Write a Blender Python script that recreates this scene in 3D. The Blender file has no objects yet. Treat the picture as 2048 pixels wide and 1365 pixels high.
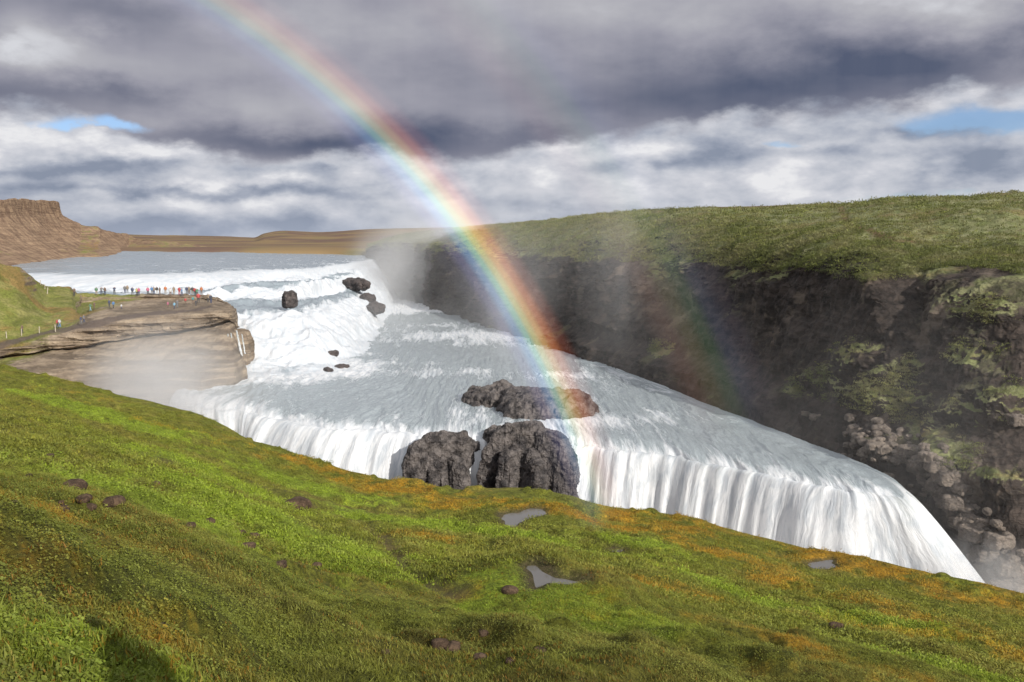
import bpy, bmesh, math, random
import numpy as np
from mathutils import Vector
S = bpy.context.scene
COL = S.collection
R = math.radians
rng = np.random.default_rng(7)
random.seed(7)

# ------------------------------------------------------------------ camera
F_PX, W_PX, H_PX = 1900.0, 2048.0, 1365.0
PITCH = math.atan((H_PX/2-475)/F_PX)
cam_d = bpy.data.cameras.new('camera'); cam = bpy.data.objects.new('camera', cam_d); COL.objects.link(cam)
cam_d.sensor_width = 36; cam_d.lens = 36*F_PX/W_PX
cam_d.clip_start = 0.1; cam_d.clip_end = 60000
cam.location = (0, 0, 0); cam.rotation_euler = (math.pi/2-PITCH, 0, 0)
S.camera = cam

# ------------------------------------------------------------------ node helper
class NT:
    def __init__(s, tree): s.t = tree; s.n = tree.nodes; s.l = tree.links
    def node(s, typ, **kw):
        n = s.n.new(typ)
        for k, v in kw.items(): setattr(n, k, v)
        return n
    def put(s, sock, v):
        if v is None: return
        if isinstance(v, bpy.types.NodeSocket): s.l.new(v, sock)
        else:
            try: sock.default_value = v
            except Exception: sock.default_value = (v, v, v)
    def m(s, op, a, b=None, c=None, clamp=False):
        n = s.node('ShaderNodeMath', operation=op); n.use_clamp = clamp
        s.put(n.inputs[0], a); s.put(n.inputs[1], b); s.put(n.inputs[2], c)
        return n.outputs[0]
    def xyz(s, v):
        n = s.node('ShaderNodeSeparateXYZ'); s.put(n.inputs[0], v); return n.outputs
    def comb(s, x, y, z):
        n = s.node('ShaderNodeCombineXYZ')
        for i, a in enumerate((x, y, z)): s.put(n.inputs[i], a)
        return n.outputs[0]
    def noise(s, vec, scale=1, detail=6, rough=.55, dist=0, lac=2.0):
        n = s.node('ShaderNodeTexNoise'); s.put(n.inputs['Vector'], vec)
        n.inputs['Scale'].default_value = scale; n.inputs['Detail'].default_value = detail
        n.inputs['Roughness'].default_value = rough; n.inputs['Distortion'].default_value = dist
        n.inputs['Lacunarity'].default_value = lac
        return n.outputs['Fac']
    def voro(s, vec, scale=1, feat='F1', out='Distance'):
        n = s.node('ShaderNodeTexVoronoi', feature=feat); s.put(n.inputs['Vector'], vec)
        n.inputs['Scale'].default_value = scale; return n.outputs[out]
    def step(s, v, a, b, lo=0., hi=1.):
        n = s.node('ShaderNodeMapRange', interpolation_type='SMOOTHSTEP')
        s.put(n.inputs[0], v); s.put(n.inputs[1], a); s.put(n.inputs[2], b)
        s.put(n.inputs[3], lo); s.put(n.inputs[4], hi); return n.outputs[0]
    def mix(s, f, a, b, mode='MIX'):
        n = s.node('ShaderNodeMix', data_type='RGBA', blend_type=mode)
        s.put(n.inputs[0], f)
        for i, c in ((6, a), (7, b)):
            if isinstance(c, tuple) and len(c) == 3: c = c+(1.,)
            s.put(n.inputs[i], c)
        return n.outputs[2]
    def ramp(s, f, stops, interp='LINEAR'):
        n = s.node('ShaderNodeValToRGB'); n.color_ramp.interpolation = interp
        e = n.color_ramp.elements
        while len(e) < len(stops): e.new(.5)
        for el, (p, c) in zip(e, stops):
            el.position = p; el.color = c+(1.,) if len(c) == 3 else c
        s.put(n.inputs[0], f); return n.outputs[0]
    def curve(s, v, pts):
        n = s.node('ShaderNodeFloatCurve'); s.put(n.inputs['Value'], v)
        c = n.mapping.curves[0]
        c.points[0].location = pts[0]; c.points[1].location = pts[-1]
        for p in pts[1:-1]: c.points.new(*p)
        n.mapping.update(); return n.outputs[0]
    def attr(s, name, out='Fac'):
        n = s.node('ShaderNodeAttribute'); n.attribute_name = name; return n.outputs[out]
    def bump(s, h, dist=.1, strength=1., normal=None):
        n = s.node('ShaderNodeBump'); s.put(n.inputs['Height'], h)
        n.inputs['Distance'].default_value = dist; n.inputs['Strength'].default_value = strength
        s.put(n.inputs['Normal'], normal); return n.outputs[0]
    def vm(s, op, a, b=None):
        n = s.node('ShaderNodeVectorMath', operation=op); s.put(n.inputs[0], a)
        if b is not None: s.put(n.inputs[1], b)
        return n.outputs[0]

def mat(name):
    m = bpy.data.materials.new(name); m.use_nodes = True
    t = NT(m.node_tree); t.b = m.node_tree.nodes['Principled BSDF']; t.out = m.node_tree.nodes['Material Output']
    t.geo = t.node('ShaderNodeNewGeometry')
    t.pos = t.geo.outputs['Position']; t.nrm = t.geo.outputs['Normal']
    return m, t
def setb(t, col=None, rough=None, normal=None, spec=None):
    if col is not None:
        if isinstance(col, tuple): col = col+(1.,) if len(col) == 3 else col
        t.put(t.b.inputs['Base Color'], col)
    if rough is not None: t.put(t.b.inputs['Roughness'], rough)
    if normal is not None: t.put(t.b.inputs['Normal'], normal)
    if spec is not None: t.b.inputs['Specular IOR Level'].default_value = spec

# ------------------------------------------------------------------ world and sun
SUN_AZ, SUN_EL = R(146), R(24)            # behind the viewer's right shoulder
world = bpy.data.worlds.new('World'); S.world = world; world.use_nodes = True
world.cycles.sampling_method = 'MANUAL'; world.cycles.sample_map_resolution = 256
w = NT(world.node_tree); w.n.clear()
out = w.node('ShaderNodeOutputWorld')
sky = w.node('ShaderNodeTexSky', sky_type='NISHITA')
sky.sun_disc = False; sky.sun_elevation = SUN_EL; sky.sun_rotation = SUN_AZ; sky.altitude = 200; sky.air_density = 1.0; sky.dust_density = .3; sky.ozone_density = 3
bg1 = w.node('ShaderNodeBackground'); w.put(bg1.inputs[0], w.mix(1., sky.outputs[0], (.92, .98, 1.22), 'MULTIPLY')); bg1.inputs[1].default_value = .095
tc = w.node('ShaderNodeTexCoord').outputs['Generated']
X, Y, Z = w.xyz(tc)
az = w.m('ARCTAN2', X, Y); el = w.m('ARCSINE', Z)
def A(px): return math.atan((px-1024)/1900)
def E_(py): return math.atan((682.5-py)/1900)-PITCH
def blob(px, py, rx, ry, warp=None, pw=1.0):
    """soft cloud cell round a direction, radii in radians"""
    a = az if warp is None else w.m('ADD', az, w.m('MULTIPLY', warp, .22))
    e = el if warp is None else w.m('ADD', el, w.m('MULTIPLY', warp, .045))
    dx = w.m('DIVIDE', w.m('SUBTRACT', a, A(px)), rx); dy = w.m('DIVIDE', w.m('SUBTRACT', e, E_(py)), ry)
    r2 = w.m('ADD', w.m('MULTIPLY', dx, dx), w.m('MULTIPLY', dy, dy))
    return w.m('EXPONENT', w.m('MULTIPLY', r2, -pw))
sp = w.comb(w.m('MULTIPLY', az, 1.0), w.m('MULTIPLY', el, 2.6), 3.7)
nbig = w.noise(sp, 4, 4, .5, .0)
nmid = w.noise(w.comb(w.m('MULTIPLY', az, 1.0), w.m('MULTIPLY', el, 1.9), 9.1), 11, 7, .56, .0)
nfin = w.noise(w.comb(w.m('MULTIPLY', az, 1.0), w.m('MULTIPLY', el, 2.1), 1.3), 17, 8, .57, .0)
warp = w.m('SUBTRACT', nmid, .5)
edge = w.curve(w.m('DIVIDE', w.m('ADD', az, .6), 1.2, clamp=True),
    [(0, .58), ((A(0)+.6)/1.2, .60), ((A(250)+.6)/1.2, .47), ((A(420)+.6)/1.2, .385), ((A(700)+.6)/1.2, .385), ((A(950)+.6)/1.2, .42),
     ((A(1150)+.6)/1.2, .47), ((A(1500)+.6)/1.2, .58), ((A(2048)+.6)/1.2, .68), (1, .70)])
edge = w.m('MULTIPLY', edge, .2)
over = w.m('ADD', w.m('SUBTRACT', el, edge), w.m('MULTIPLY', w.m('SUBTRACT', nmid, .5), .07))
deck_mask = w.step(over, -.006, .012)
# the dark cloud deck
b = w.m('ADD', .5, w.m('MULTIPLY', w.m('SUBTRACT', nbig, .5), 1.0))
b = w.m('ADD', b, w.m('MULTIPLY', w.m('SUBTRACT', nmid, .5), .36))
b = w.m('ADD', b, w.m('MULTIPLY', w.m('SUBTRACT', over, .055), .9))
for px, py, rx, ry, k in [(1750, 160, .26, .034, -.46), (1330, 200, .13, .026, -.26), (2060, -20, .18, .07, .50), (1500, 20, .14, .035, .08),
                          (110, 118, .06, .020, .45), (150, 215, .13, .018, -.28), (560, 292, .15, .012, -.36), (600, 225, .15, .018, .20),
                          (900, 110, .14, .06, .05), (300, 150, .09, .018, .15), (60, 50, .1, .03, -.10), (950, 270, .12, .014, -.22), (340, 60, .1, .03, -.08)]:
    b = w.m('ADD', b, w.m('MULTIPLY', blob(px, py, rx, ry, warp), k))
deck = w.ramp(b, [(0, (.085, .105, .170)), (.25, (.185, .195, .260)), (.5, (.33, .33, .39)), (.75, (.46, .46, .50)), (1, (.68, .69, .73))])
# broken bright cloud below it
c = w.m('ADD', .52, w.m('MULTIPLY', w.m('SUBTRACT', nfin, .5), 1.75))
c = w.m('ADD', c, w.m('MULTIPLY', w.m('SUBTRACT', nbig, .5), .9))
for px, py, rx, ry, k in [(70, 290, .07, .017, .42), (40, 352, .1, .006, -.45), (210, 355, .05, .010, -.2), (270, 318, .05, .012, .42), (410, 330, .09, .005, .15), (470, 370, .05, .009, .35), (330, 388, .12, .005, -.5), (600, 388, .07, .004, -.2),
                          (420, 412, .13, .008, .30), (330, 452, .18, .010, -.55), (680, 340, .06, .012, .32), (600, 345, .03, .008, -.4),
                          (1080, 350, .09, .018, .22), (1330, 325, .03, .007, -.55), (1430, 308, .04, .014, -.6), (1590, 315, .04, .008, -.35), (1640, 305, .06, .006, .3),
                          (1680, 350, .09, .012, .30), (1970, 345, .10, .014, -.55), (1850, 275, .04, .008, -.55), (1450, 375, .12, .010, .12), (1250, 305, .10, .008, .25), (1350, 400, .4, .012, .10), (1100, 300, .06, .008, .15)]:
    c = w.m('ADD', c, w.m('MULTIPLY', blob(px, py, rx, ry, warp), k))
low = w.ramp(c, [(0, (.25, .29, .38)), (.3, (.38, .415, .50)), (.55, (.52, .545, .61)), (.8, (.66, .67, .72)), (1, (.84, .84, .86))])
hz = w.m('EXPONENT', w.m('MULTIPLY', w.m('POWER', w.m('DIVIDE', w.m('MAXIMUM', el, 0), .022), 2), -1))
low = w.mix(w.m('MULTIPLY', hz, .5), low, (.40, .45, .56))
ccol = w.mix(deck_mask, low, deck)
shaft = w.noise(w.comb(w.m('MULTIPLY', az, 60), w.m('MULTIPLY', el, 3), 0), 1, 3, .5)
ccol = w.mix(.045, ccol, w.ramp(shaft, [(.3, (.2, .21, .26)), (.7, (.5, .5, .52))]))
bg2 = w.node('ShaderNodeBackground'); w.put(bg2.inputs[0], ccol); bg2.inputs[1].default_value = 1.0
hole = w.m('ADD', blob(235, 266, .050, .0075, warp, 1.1), blob(2000, 264, .095, .021, warp, 1.2))
hole = w.m('ADD', hole, w.m('MULTIPLY', blob(1545, 298, .03, .006, warp), .7))
hole = w.m('ADD', hole, w.m('MULTIPLY', blob(1830, 405, .12, .008, warp), .55))
hole = w.m('ADD', hole, w.m('MULTIPLY', w.m('SUBTRACT', nfin, .5), -.9))
cover = w.step(hole, .25, .85, 1., 0.12)
ms = w.node('ShaderNodeMixShader'); w.put(ms.inputs[0], cover); w.l.new(bg1.outputs[0], ms.inputs[1]); w.l.new(bg2.outputs[0], ms.inputs[2])
w.l.new(ms.outputs[0], out.inputs[0])

sun_d = bpy.data.lights.new('sun', 'SUN'); sun = bpy.data.objects.new('sun', sun_d); COL.objects.link(sun)
sun_d.energy = 4.5; sun_d.angle = R(.5); sun_d.color = (1, .95, .87)
sdir = Vector((math.sin(SUN_AZ)*math.cos(SUN_EL), math.cos(SUN_AZ)*math.cos(SUN_EL), math.sin(SUN_EL)))
sun.rotation_euler = sdir.to_track_quat('Z', 'Y').to_euler(); sun.location = (40, -60, 80)

S.view_settings.view_transform = 'Standard'; S.view_settings.look = 'None'
S.view_settings.exposure = 0; S.view_settings.gamma = 1; S.view_settings.use_curve_mapping = False
S.render.engine = 'CYCLES'
S.cycles.use_denoising = True; S.cycles.max_bounces = 4; S.cycles.diffuse_bounces = 2; S.cycles.glossy_bounces = 2; S.cycles.volume_bounces = 2
S.cycles.transparent_max_bounces = 12; S.cycles.use_adaptive_sampling = True; S.cycles.adaptive_threshold = .02
S.cycles.volume_step_rate = 1.0; S.cycles.volume_max_steps = 96

# ------------------------------------------------------------------ numeric helpers
def ray(px, py):
    x = (px-W_PX/2)/F_PX; y = (H_PX/2-py)/F_PX
    return np.array([x, math.cos(PITCH)+y*math.sin(PITCH), -math.sin(PITCH)+y*math.cos(PITCH)])
def PD(px, py, d): r = ray(px, py); return r*(d/r[1])
def PZ(px, py, z): r = ray(px, py); return r*(z/r[2])

_perm = np.random.default_rng(3).random(65536)
def _h(ix, iy, iz):
    n = (ix*73856093) ^ (iy*19349663) ^ (iz*83492791)
    n = (n ^ (n >> 13))*1274126177
    return _perm[(n ^ (n >> 16)) & 65535]
def vnoise(p):
    i = np.floor(p).astype(np.int64); f = p-i; u = f*f*f*(f*(f*6-15)+10)
    x, y, z = i[..., 0], i[..., 1], i[..., 2]; r = 0
    for a in (0, 1):
        for b in (0, 1):
            for c in (0, 1):
                wt = (u[..., 0] if a else 1-u[..., 0])*(u[..., 1] if b else 1-u[..., 1])*(u[..., 2] if c else 1-u[..., 2])
                r = r+wt*_h(x+a, y+b, z+c)
    return r*2-1
def fbm(p, scale=1., octv=4, gain=.5, ridged=False, off=0.):
    p = np.asarray(p, float)*scale+off; s = 0; a = 1; t = 0
    for _ in range(octv):
        n = vnoise(p)
        if ridged: n = 1-2*np.abs(n)
        s = s+a*n; t += a; a *= gain; p = p*2.03+17.3
    return s/t
def sstep(x, a, b): t = np.clip((x-a)/(b-a), 0, 1); return t*t*(3-2*t)

def _pchip(v, n, lin=False, t_out=None):
    """resample along axis 0, monotone cubic (no overshoot)"""
    v = np.asarray(v, float); k = len(v)
    t = np.linspace(0, k-1, n) if t_out is None else t_out
    i = np.clip(t.astype(int), 0, k-2); f = (t-i).reshape((-1,)+(1,)*(v.ndim-1))
    if lin: return v[i]*(1-f)+v[i+1]*f
    d = np.diff(v, axis=0); m = np.zeros_like(v); m[0] = d[0]; m[-1] = d[-1]
    pr = d[:-1]*d[1:]; h = np.where(pr > 0, 2*pr/np.where(np.abs(d[:-1]+d[1:]) < 1e-12, 1, d[:-1]+d[1:]), 0); m[1:-1] = h
    return (2*f**3-3*f**2+1)*v[i]+(f**3-2*f**2+f)*m[i]+(-2*f**3+3*f**2)*v[i+1]+(f**3-f**2)*m[i+1]
def loft(ctrl, nr, nc, rows_lin=False, wr=None, wc=None):
    """ctrl[row][col] world points -> fine grid nr x nc. wr / wc: vertices given to each interval"""
    c = np.asarray(ctrl, float)
    def tt(n, w_):
        if w_ is None: return None
        cum = np.concatenate([[0], np.cumsum(np.asarray(w_, float)/sum(w_))])
        return np.interp(np.linspace(0, 1, n), cum, np.arange(len(cum)))
    c = _pchip(c, nr, rows_lin, tt(nr, wr))
    c = np.swapaxes(_pchip(np.swapaxes(c, 0, 1), nc, False, tt(nc, wc)), 0, 1)
    return c
def normals(g):
    a = np.gradient(g, axis=0); b = np.gradient(g, axis=1); n = np.cross(a, b)
    l = np.linalg.norm(n, axis=-1, keepdims=True); return n/np.maximum(l, 1e-9)
def smooth(g, k=1, ax=(0, 1)):
    for _ in range(k):
        for a in ax:
            p = np.swapaxes(g, 0, a).copy(); p[1:-1] = .25*p[:-2]+.5*p[1:-1]+.25*p[2:]; g = np.swapaxes(p, 0, a)
    return g
def grid_mesh(name, g, material, attrs=None, uv=None, flip=False, wrap=False):
    nr, nc = g.shape[:2]; me = bpy.data.meshes.new(name)
    idx = np.arange(nr*nc).reshape(nr, nc)
    q = np.stack([idx[:-1, :-1], idx[:-1, 1:], idx[1:, 1:], idx[1:, :-1]], -1).reshape(-1, 4)
    if flip: q = q[:, ::-1]
    nf = len(q)
    me.vertices.add(nr*nc); me.vertices.foreach_set('co', g.reshape(-1).astype(np.float32))
    me.loops.add(nf*4); me.loops.foreach_set('vertex_index', q.reshape(-1).astype(np.int32))
    me.polygons.add(nf); me.polygons.foreach_set('loop_start', (np.arange(nf)*4).astype(np.int32)); me.polygons.foreach_set('loop_total', np.full(nf, 4, np.int32))
    me.update(calc_edges=True)
    me.polygons.foreach_set('use_smooth', np.ones(nf, bool))
    for k, v in (attrs or {}).items():
        at = me.attributes.new(k, 'FLOAT', 'POINT'); at.data.foreach_set('value', np.asarray(v, np.float32).reshape(-1))
    if uv is not None:
        at = me.attributes.new('flow', 'FLOAT_VECTOR', 'POINT')
        v3 = np.concatenate([uv, np.zeros(uv.shape[:-1]+(1,))], -1)
        at.data.foreach_set('vector', v3.reshape(-1).astype(np.float32))
    me.materials.append(material)
    o = bpy.data.objects.new(name, me); COL.objects.link(o); return o
def tag(o, label=None, cat=None, group=None, kind=None):
    if label: o['label'] = label
    if cat: o['category'] = cat
    if group: o['group'] = group
    if kind: o['kind'] = kind
    return o
def obj(name, me, material=None, parent=None):
    o = bpy.data.objects.new(name, me); COL.objects.link(o)
    if material: me.materials.append(material)
    if parent: o.parent = parent
    return o

# ------------------------------------------------------------------ materials
def patch_color(t, bright=1.0):
    """the patchwork of the sward: vivid leafy green, olive, rust, dark heath"""
    p = t.pos
    n1 = t.noise(p, .085, 5, .6, .6); n2 = t.noise(t.vm('ADD', p, (31., 7., 3.)), .22, 5, .6, .8); n3 = t.noise(p, 1.1, 4, .6)
    xx, yy, zz = t.xyz(p)
    rr = t.vm('LENGTH', p) if False else t.m('SQRT', t.m('ADD', t.m('MULTIPLY', xx, xx), t.m('MULTIPLY', yy, yy)))
    g = t.mix(t.step(n1, .40, .60), (.098, .125, .022), (.155, .215, .018))
    g = t.mix(t.step(t.m('ADD', n2, t.m('MULTIPLY', t.m('SUBTRACT', n3, .5), .25)), .50, .66), g, (.20, .118, .016))
    g = t.mix(t.step(n2, .30, .44, 1, 0), g, (.145, .20, .022))
    g = t.mix(t.m('MULTIPLY', t.step(n3, .5, .72), .6), g, (.075, .095, .014))
    return g, n1, n2, n3

m_grass, t = mat('sward_ground')
g = t.attr('sward', 'Vector')
fine = t.noise(t.pos, 9, 5, .7); ff = t.noise(t.pos, 38, 4, .7)
g = t.mix(t.step(fine, .40, .62, 0, .7), g, (.035, .038, .010))
g = t.mix(t.step(ff, .52, .68, 0, .35), g, (.30, .32, .08))
g = t.mix(t.m('MULTIPLY', t.attr('trail'), .75), g, t.mix(ff, (.09, .065, .03), (.17, .13, .06)))
g = t.mix(t.attr('rock'), g, (.085, .07, .058))
setb(t, g, .9, t.bump(t.m('ADD', t.m('MULTIPLY', fine, .7), t.m('MULTIPLY', ff, .35)), .12, .9), .15)

def leaf_mat(name, tint, amt, dark=1.0, own=None):
    m, t = mat(name)
    if own: g = t.mix(t.step(t.noise(t.pos, .12, 4, .6), .4, .6), own[0], own[1])
    else:
        an = t.node('ShaderNodeAttribute'); an.attribute_type = 'INSTANCER'; an.attribute_name = 'sward'; g = an.outputs['Vector']
    rnd = t.node('ShaderNodeObjectInfo').outputs['Random']
    g = t.mix(amt, g, t.mix(1., t.mix(.5, g, (.5, .5, .5)), tint, 'MULTIPLY') if False else tint)
    g = t.mix(t.m('MULTIPLY', t.step(rnd, .6, 1), .5), g, (.33, .36, .08))
    g = t.mix(t.m('MULTIPLY', t.step(rnd, 0, .35, 1, 0), .32), g, (.055, .055, .010))
    setb(t, g, .6, None, .2)
    tr = t.node('ShaderNodeBsdfTranslucent'); t.put(tr.inputs[0], g)
    mx = t.node('ShaderNodeMixShader'); mx.inputs[0].default_value = .2
    t.l.new(t.b.outputs[0], mx.inputs[1]); t.l.new(tr.outputs[0], mx.inputs[2]); t.l.new(mx.outputs[0], t.out.inputs[0])
    return m
m_blade = leaf_mat('grass_blades', (.22, .21, .03), .12)
m_leaf = leaf_mat('herb_leaves', (.19, .25, .035), .25)
m_rust = leaf_mat('rust_sprigs', (.30, .12, .02), .55)
m_far = leaf_mat('far_tussock', (.2, .2, .1), .1, own=((.14, .16, .05), (.26, .245, .115)))

def rock_nodes(t, base, dark, scale=1., grass=None, gthr=(.62, .8), strata=0., lo=None, crk=.5, path=False, pcol=(.17, .10, .055), pal=True):
    p = t.pos
    big = t.noise(p, .08*scale, 5, .6, .3); med = t.noise(p, .45*scale, 7, .65, .2); fin = t.noise(p, 2.6*scale, 6, .7)
    cr = t.voro(t.vm('ADD', p, t.comb(t.m('MULTIPLY', med, 2.), t.m('MULTIPLY', fin, .5), med)), .55*scale, 'DISTANCE_TO_EDGE')
    c = t.mix(t.step(med, .35, .65), dark, base)
    c = t.mix(t.step(fin, .5, .75, 0, .5), c, tuple(min(1, x*1.7) for x in base))
    c = t.mix(t.step(cr, 0, .05, crk, 0), c, tuple(x*.5 for x in dark))
    h = t.m('ADD', t.m('MULTIPLY', med, 1.), t.m('MULTIPLY', fin, .35))
    h = t.m('ADD', h, t.m('MULTIPLY', t.step(cr, 0, .12), .5*crk))
    if strata:
        xx, yy, zz = t.xyz(p)
        sn = t.noise(t.comb(t.m('MULTIPLY', xx, .03), t.m('MULTIPLY', yy, .03), t.m('MULTIPLY', zz, 1.1)), 1.2, 5, .6, .4)
        c = t.mix(t.step(sn, .42, .58, strata, 0), c, tuple(x*.55 for x in dark)); h = t.m('ADD', h, t.m('MULTIPLY', sn, 1.2))
    if grass:
        nz = t.xyz(t.nrm)[2]
        gm = t.step(t.m('ADD', nz, t.m('MULTIPLY', t.m('SUBTRACT', med, .5), .55)), gthr[0], gthr[1])
        if lo is not None: gm = t.m('MULTIPLY', gm, lo)
        gn = t.noise(p, .35, 5, .6); 
        gc = t.mix(t.step(gn, .35, .65), grass[0], grass[1])
        gc = t.mix(t.step(big, .50, .62, 0, .8), gc, grass[2])
        gc = t.mix(t.step(t.noise(t.pos, .17, 5, .65), .50, .66, 0, .6), gc, tuple(x*.5 for x in grass[0]))
        gc = t.mix(t.step(fin, .35, .6, .6, 0), gc, tuple(x*.35 for x in grass[0]))
        c = t.mix(gm, c, gc)
    if path and pal:
        pale = t.noise(t.pos, .11, 5, .65, .4); c = t.mix(t.m('MULTIPLY', t.step(pale, .56, .66), t.m('SUBTRACT', 1, gm)), c, (.145, .115, .09))  # pale noise patches stand in for sunlit facets, light put into the colour
    if path: c = t.mix(t.m('MULTIPLY', t.attr('path'), .85), c, pcol)
    setb(t, c, .88, t.bump(h, .5/scale, .8), .2)
m_wall, t = mat('basalt_wall')
wlo = t.m('MAXIMUM', t.step(t.m('ADD', t.xyz(t.pos)[2], t.m('MULTIPLY', t.noise(t.pos, .075, 5, .62), 32)), 10.5, 14), t.m('MAXIMUM', t.m('MULTIPLY', t.step(t.m('ADD', t.attr('green'), t.m('MULTIPLY', t.m('SUBTRACT', t.noise(t.pos, .45, 5, .65), .5), 2.2)), .45, .75), t.step(t.attr('green'), .1, .3)), t.m('MULTIPLY', t.step(t.noise(t.pos, .07, 3, .5), .62, .7), .35)))
rock_nodes(t, (.085, .066, .055), (.022, .018, .016), 1.3, ((.20, .225, .085), (.32, .31, .165), (.23, .17, .075)), (.42, .62), .3, wlo, .35, True)
m_spur, t = mat('spur_rock')
_x, _y, _z = t.xyz(t.pos); gmn = t.noise(t.pos, .12, 5, .65)
ggm = t.step(t.m('ADD', _x, t.m('MULTIPLY', t.m('SUBTRACT', gmn, .5), 22)), -83, -87)
rock_nodes(t, (.40, .315, .225), (.23, .175, .125), 1., ((.20, .22, .05), (.30, .28, .10), (.30, .18, .07)), (.40, .60), .8, ggm, .15, True, (.13, .10, .085), False)
m_bluff, t = mat('bluff_earth')
rock_nodes(t, (.42, .29, .185), (.21, .135, .09), .6, ((.24, .25, .07), (.34, .28, .12), (.40, .20, .08)), (.95, 1.05), .35, None, .2)
m_isle, t = mat('wet_rock')
rock_nodes(t, (.165, .145, .135), (.034, .031, .032), 1.5, ((.10, .10, .03), (.13, .12, .05), (.09, .08, .04)), (2., 2.2), 0)
t.b.inputs['Roughness'].default_value = .45
m_wet, t = mat('soaked_rock')
rock_nodes(t, (.12, .10, .095), (.04, .036, .036), 2., None)
t.b.inputs['Roughness'].default_value = .35
m_stone, t = mat('field_stone')
rock_nodes(t, (.15, .098, .062), (.055, .036, .024), 6., None)
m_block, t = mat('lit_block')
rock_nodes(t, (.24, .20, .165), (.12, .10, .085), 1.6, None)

m_far_land, t = mat('moorland')
nn = t.noise(t.pos, .004, 7, .6, .4); n2_ = t.noise(t.pos, .02, 5, .6)
c = t.mix(t.step(nn, .4, .6), (.17, .11, .085), (.27, .19, .10))
c = t.mix(t.step(n2_, .50, .70, 0, .5), c, (.20, .21, .08))
setb(t, c, .95, None, .1)

def water_mat(name, base, kind):
    m, t = mat(name)
    uv = t.attr('flow', 'Vector'); U, V, _ = t.xyz(uv); foam = t.attr('foam')
    if kind == 'fall':
        wv = t.noise(t.comb(U, V, 0), .35, 3, .5)
        U2 = t.m('ADD', U, t.m('MULTIPLY', wv, 1.2))
        s1 = t.noise(t.comb(t.m('MULTIPLY', U2, 1.1), t.m('MULTIPLY', V, .16), 0), 1, 6, .62)
        s2 = t.noise(t.comb(t.m('MULTIPLY', U2, 4.2), t.m('MULTIPLY', V, .30), 5), 1, 5, .6)
        s3 = t.noise(t.comb(t.m('MULTIPLY', U2, .32), t.m('MULTIPLY', V, .12), 8), 1, 3, .5)
        n = t.m('ADD', t.m('MULTIPLY', s1, .5), t.m('ADD', t.m('MULTIPLY', s2, .25), t.m('MULTIPLY', s3, .25)))
        h = t.m('ADD', t.m('MULTIPLY', s1, .8), t.m('MULTIPLY', s2, .35))
        bd = .28
    else:
        wv = t.noise(t.comb(U, V, 0), .12, 4, .55)
        U2 = t.m('ADD', U, t.m('MULTIPLY', wv, 5.)); V2 = t.m('ADD', V, t.m('MULTIPLY', wv, 4.))
        s1 = t.noise(t.comb(t.m('MULTIPLY', U2, .22), t.m('MULTIPLY', V2, .075), 0), 1, 8, .66, .5)
        s2 = t.noise(t.comb(t.m('MULTIPLY', U2, .9), t.m('MULTIPLY', V2, .40), 5), 1, 7, .68, .6)
        s3 = t.noise(t.comb(t.m('MULTIPLY', U2, 2.2), t.m('MULTIPLY', V2, 1.2), 9), 1, 5, .7, .5)
        n = t.m('ADD', t.m('MULTIPLY', s1, .50), t.m('ADD', t.m('MULTIPLY', s2, .32), t.m('MULTIPLY', s3, .18)))
        h = t.m('ADD', t.m('MULTIPLY', s2, .6), t.m('MULTIPLY', s3, .5))
        bd = .35 if kind != 'soft' else .22
    f = t.step(t.m('ADD', n, t.m('MULTIPLY', foam, .42)), .48 if kind == 'fall' else .655, .80 if kind == 'fall' else .80)
    fine = t.noise(t.pos, 3.0, 5, .7)
    wc = t.mix(t.step(fine, .3, .7), base, tuple(x*.82 for x in base))
    fo = t.noise(t.comb(t.m('MULTIPLY', U2, .8), t.m('MULTIPLY', V, .25), 3), 1, 6, .65, .4)
    c = t.mix(f, wc, t.mix(t.step(fo, *((.36, .60) if kind != 'soft' else (.38, .66))), (.58, .62, .66) if kind != 'soft' else (.60, .645, .69), (.84, .85, .86) if kind != 'soft' else (.72, .735, .76)))
    if kind == 'fall':
        c = t.mix(t.step(n, .36, .54, .20, 0), c, (.50, .52, .50))
    setb(t, c, t.m('ADD', .22, t.m('MULTIPLY', f, .5)), t.bump(h, bd, .8), .5)
    if kind == 'fall':
        t.b.inputs['Subsurface Weight'].default_value = 0
    return m
m_river = water_mat('river_water', (.42, .475, .50), 'flat')
m_upriver = water_mat('upper_river_water', (.30, .36, .40), 'flat')
m_fall = water_mat('falling_water', (.34, .38, .385), 'fall')
m_casc = water_mat('cascade_water', (.34, .40, .44), 'soft')
m_pool, t = mat('puddle_water'); setb(t, (.16, .15, .135), .08, None, .5)

# ------------------------------------------------------------------ near hillside
EDGE = [(-900, 560, 130), (-500, 640, 122), (-200, 700, 112), (0, 733, 105), (100, 753, 101), (230, 790, 95), (330, 812, 90), (400, 830, 85), (440, 849, 81), (500, 881, 76),
        (560, 899, 72), (620, 921, 69), (700, 946, 66), (780, 962, 64), (860, 972, 62), (915, 985, 60), (960, 982, 60), (1020, 978, 60), (1100, 985, 58.5),
        (1150, 998, 57), (1200, 1015, 56), (1300, 1024, 55), (1400, 1040, 53.5), (1500, 1073, 52), (1600, 1097, 51), (1700, 1117, 49.5), (1760, 1123, 49),
        (1850, 1142, 47), (1950, 1163, 45.5), (2048, 1190, 44), (2300, 1262, 40), (2700, 1390, 36)]
ep = np.array([PD(*e) for e in EDGE]); e_az = np.arctan2(ep[:, 0], ep[:, 1]); e_r = np.hypot(ep[:, 0], ep[:, 1]); e_z = ep[:, 2]
BACK_AZ = [-math.pi, -2.2, -1.3] ; 
e_az = np.concatenate([BACK_AZ, e_az, [1.3, 2.2, math.pi]])
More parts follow.
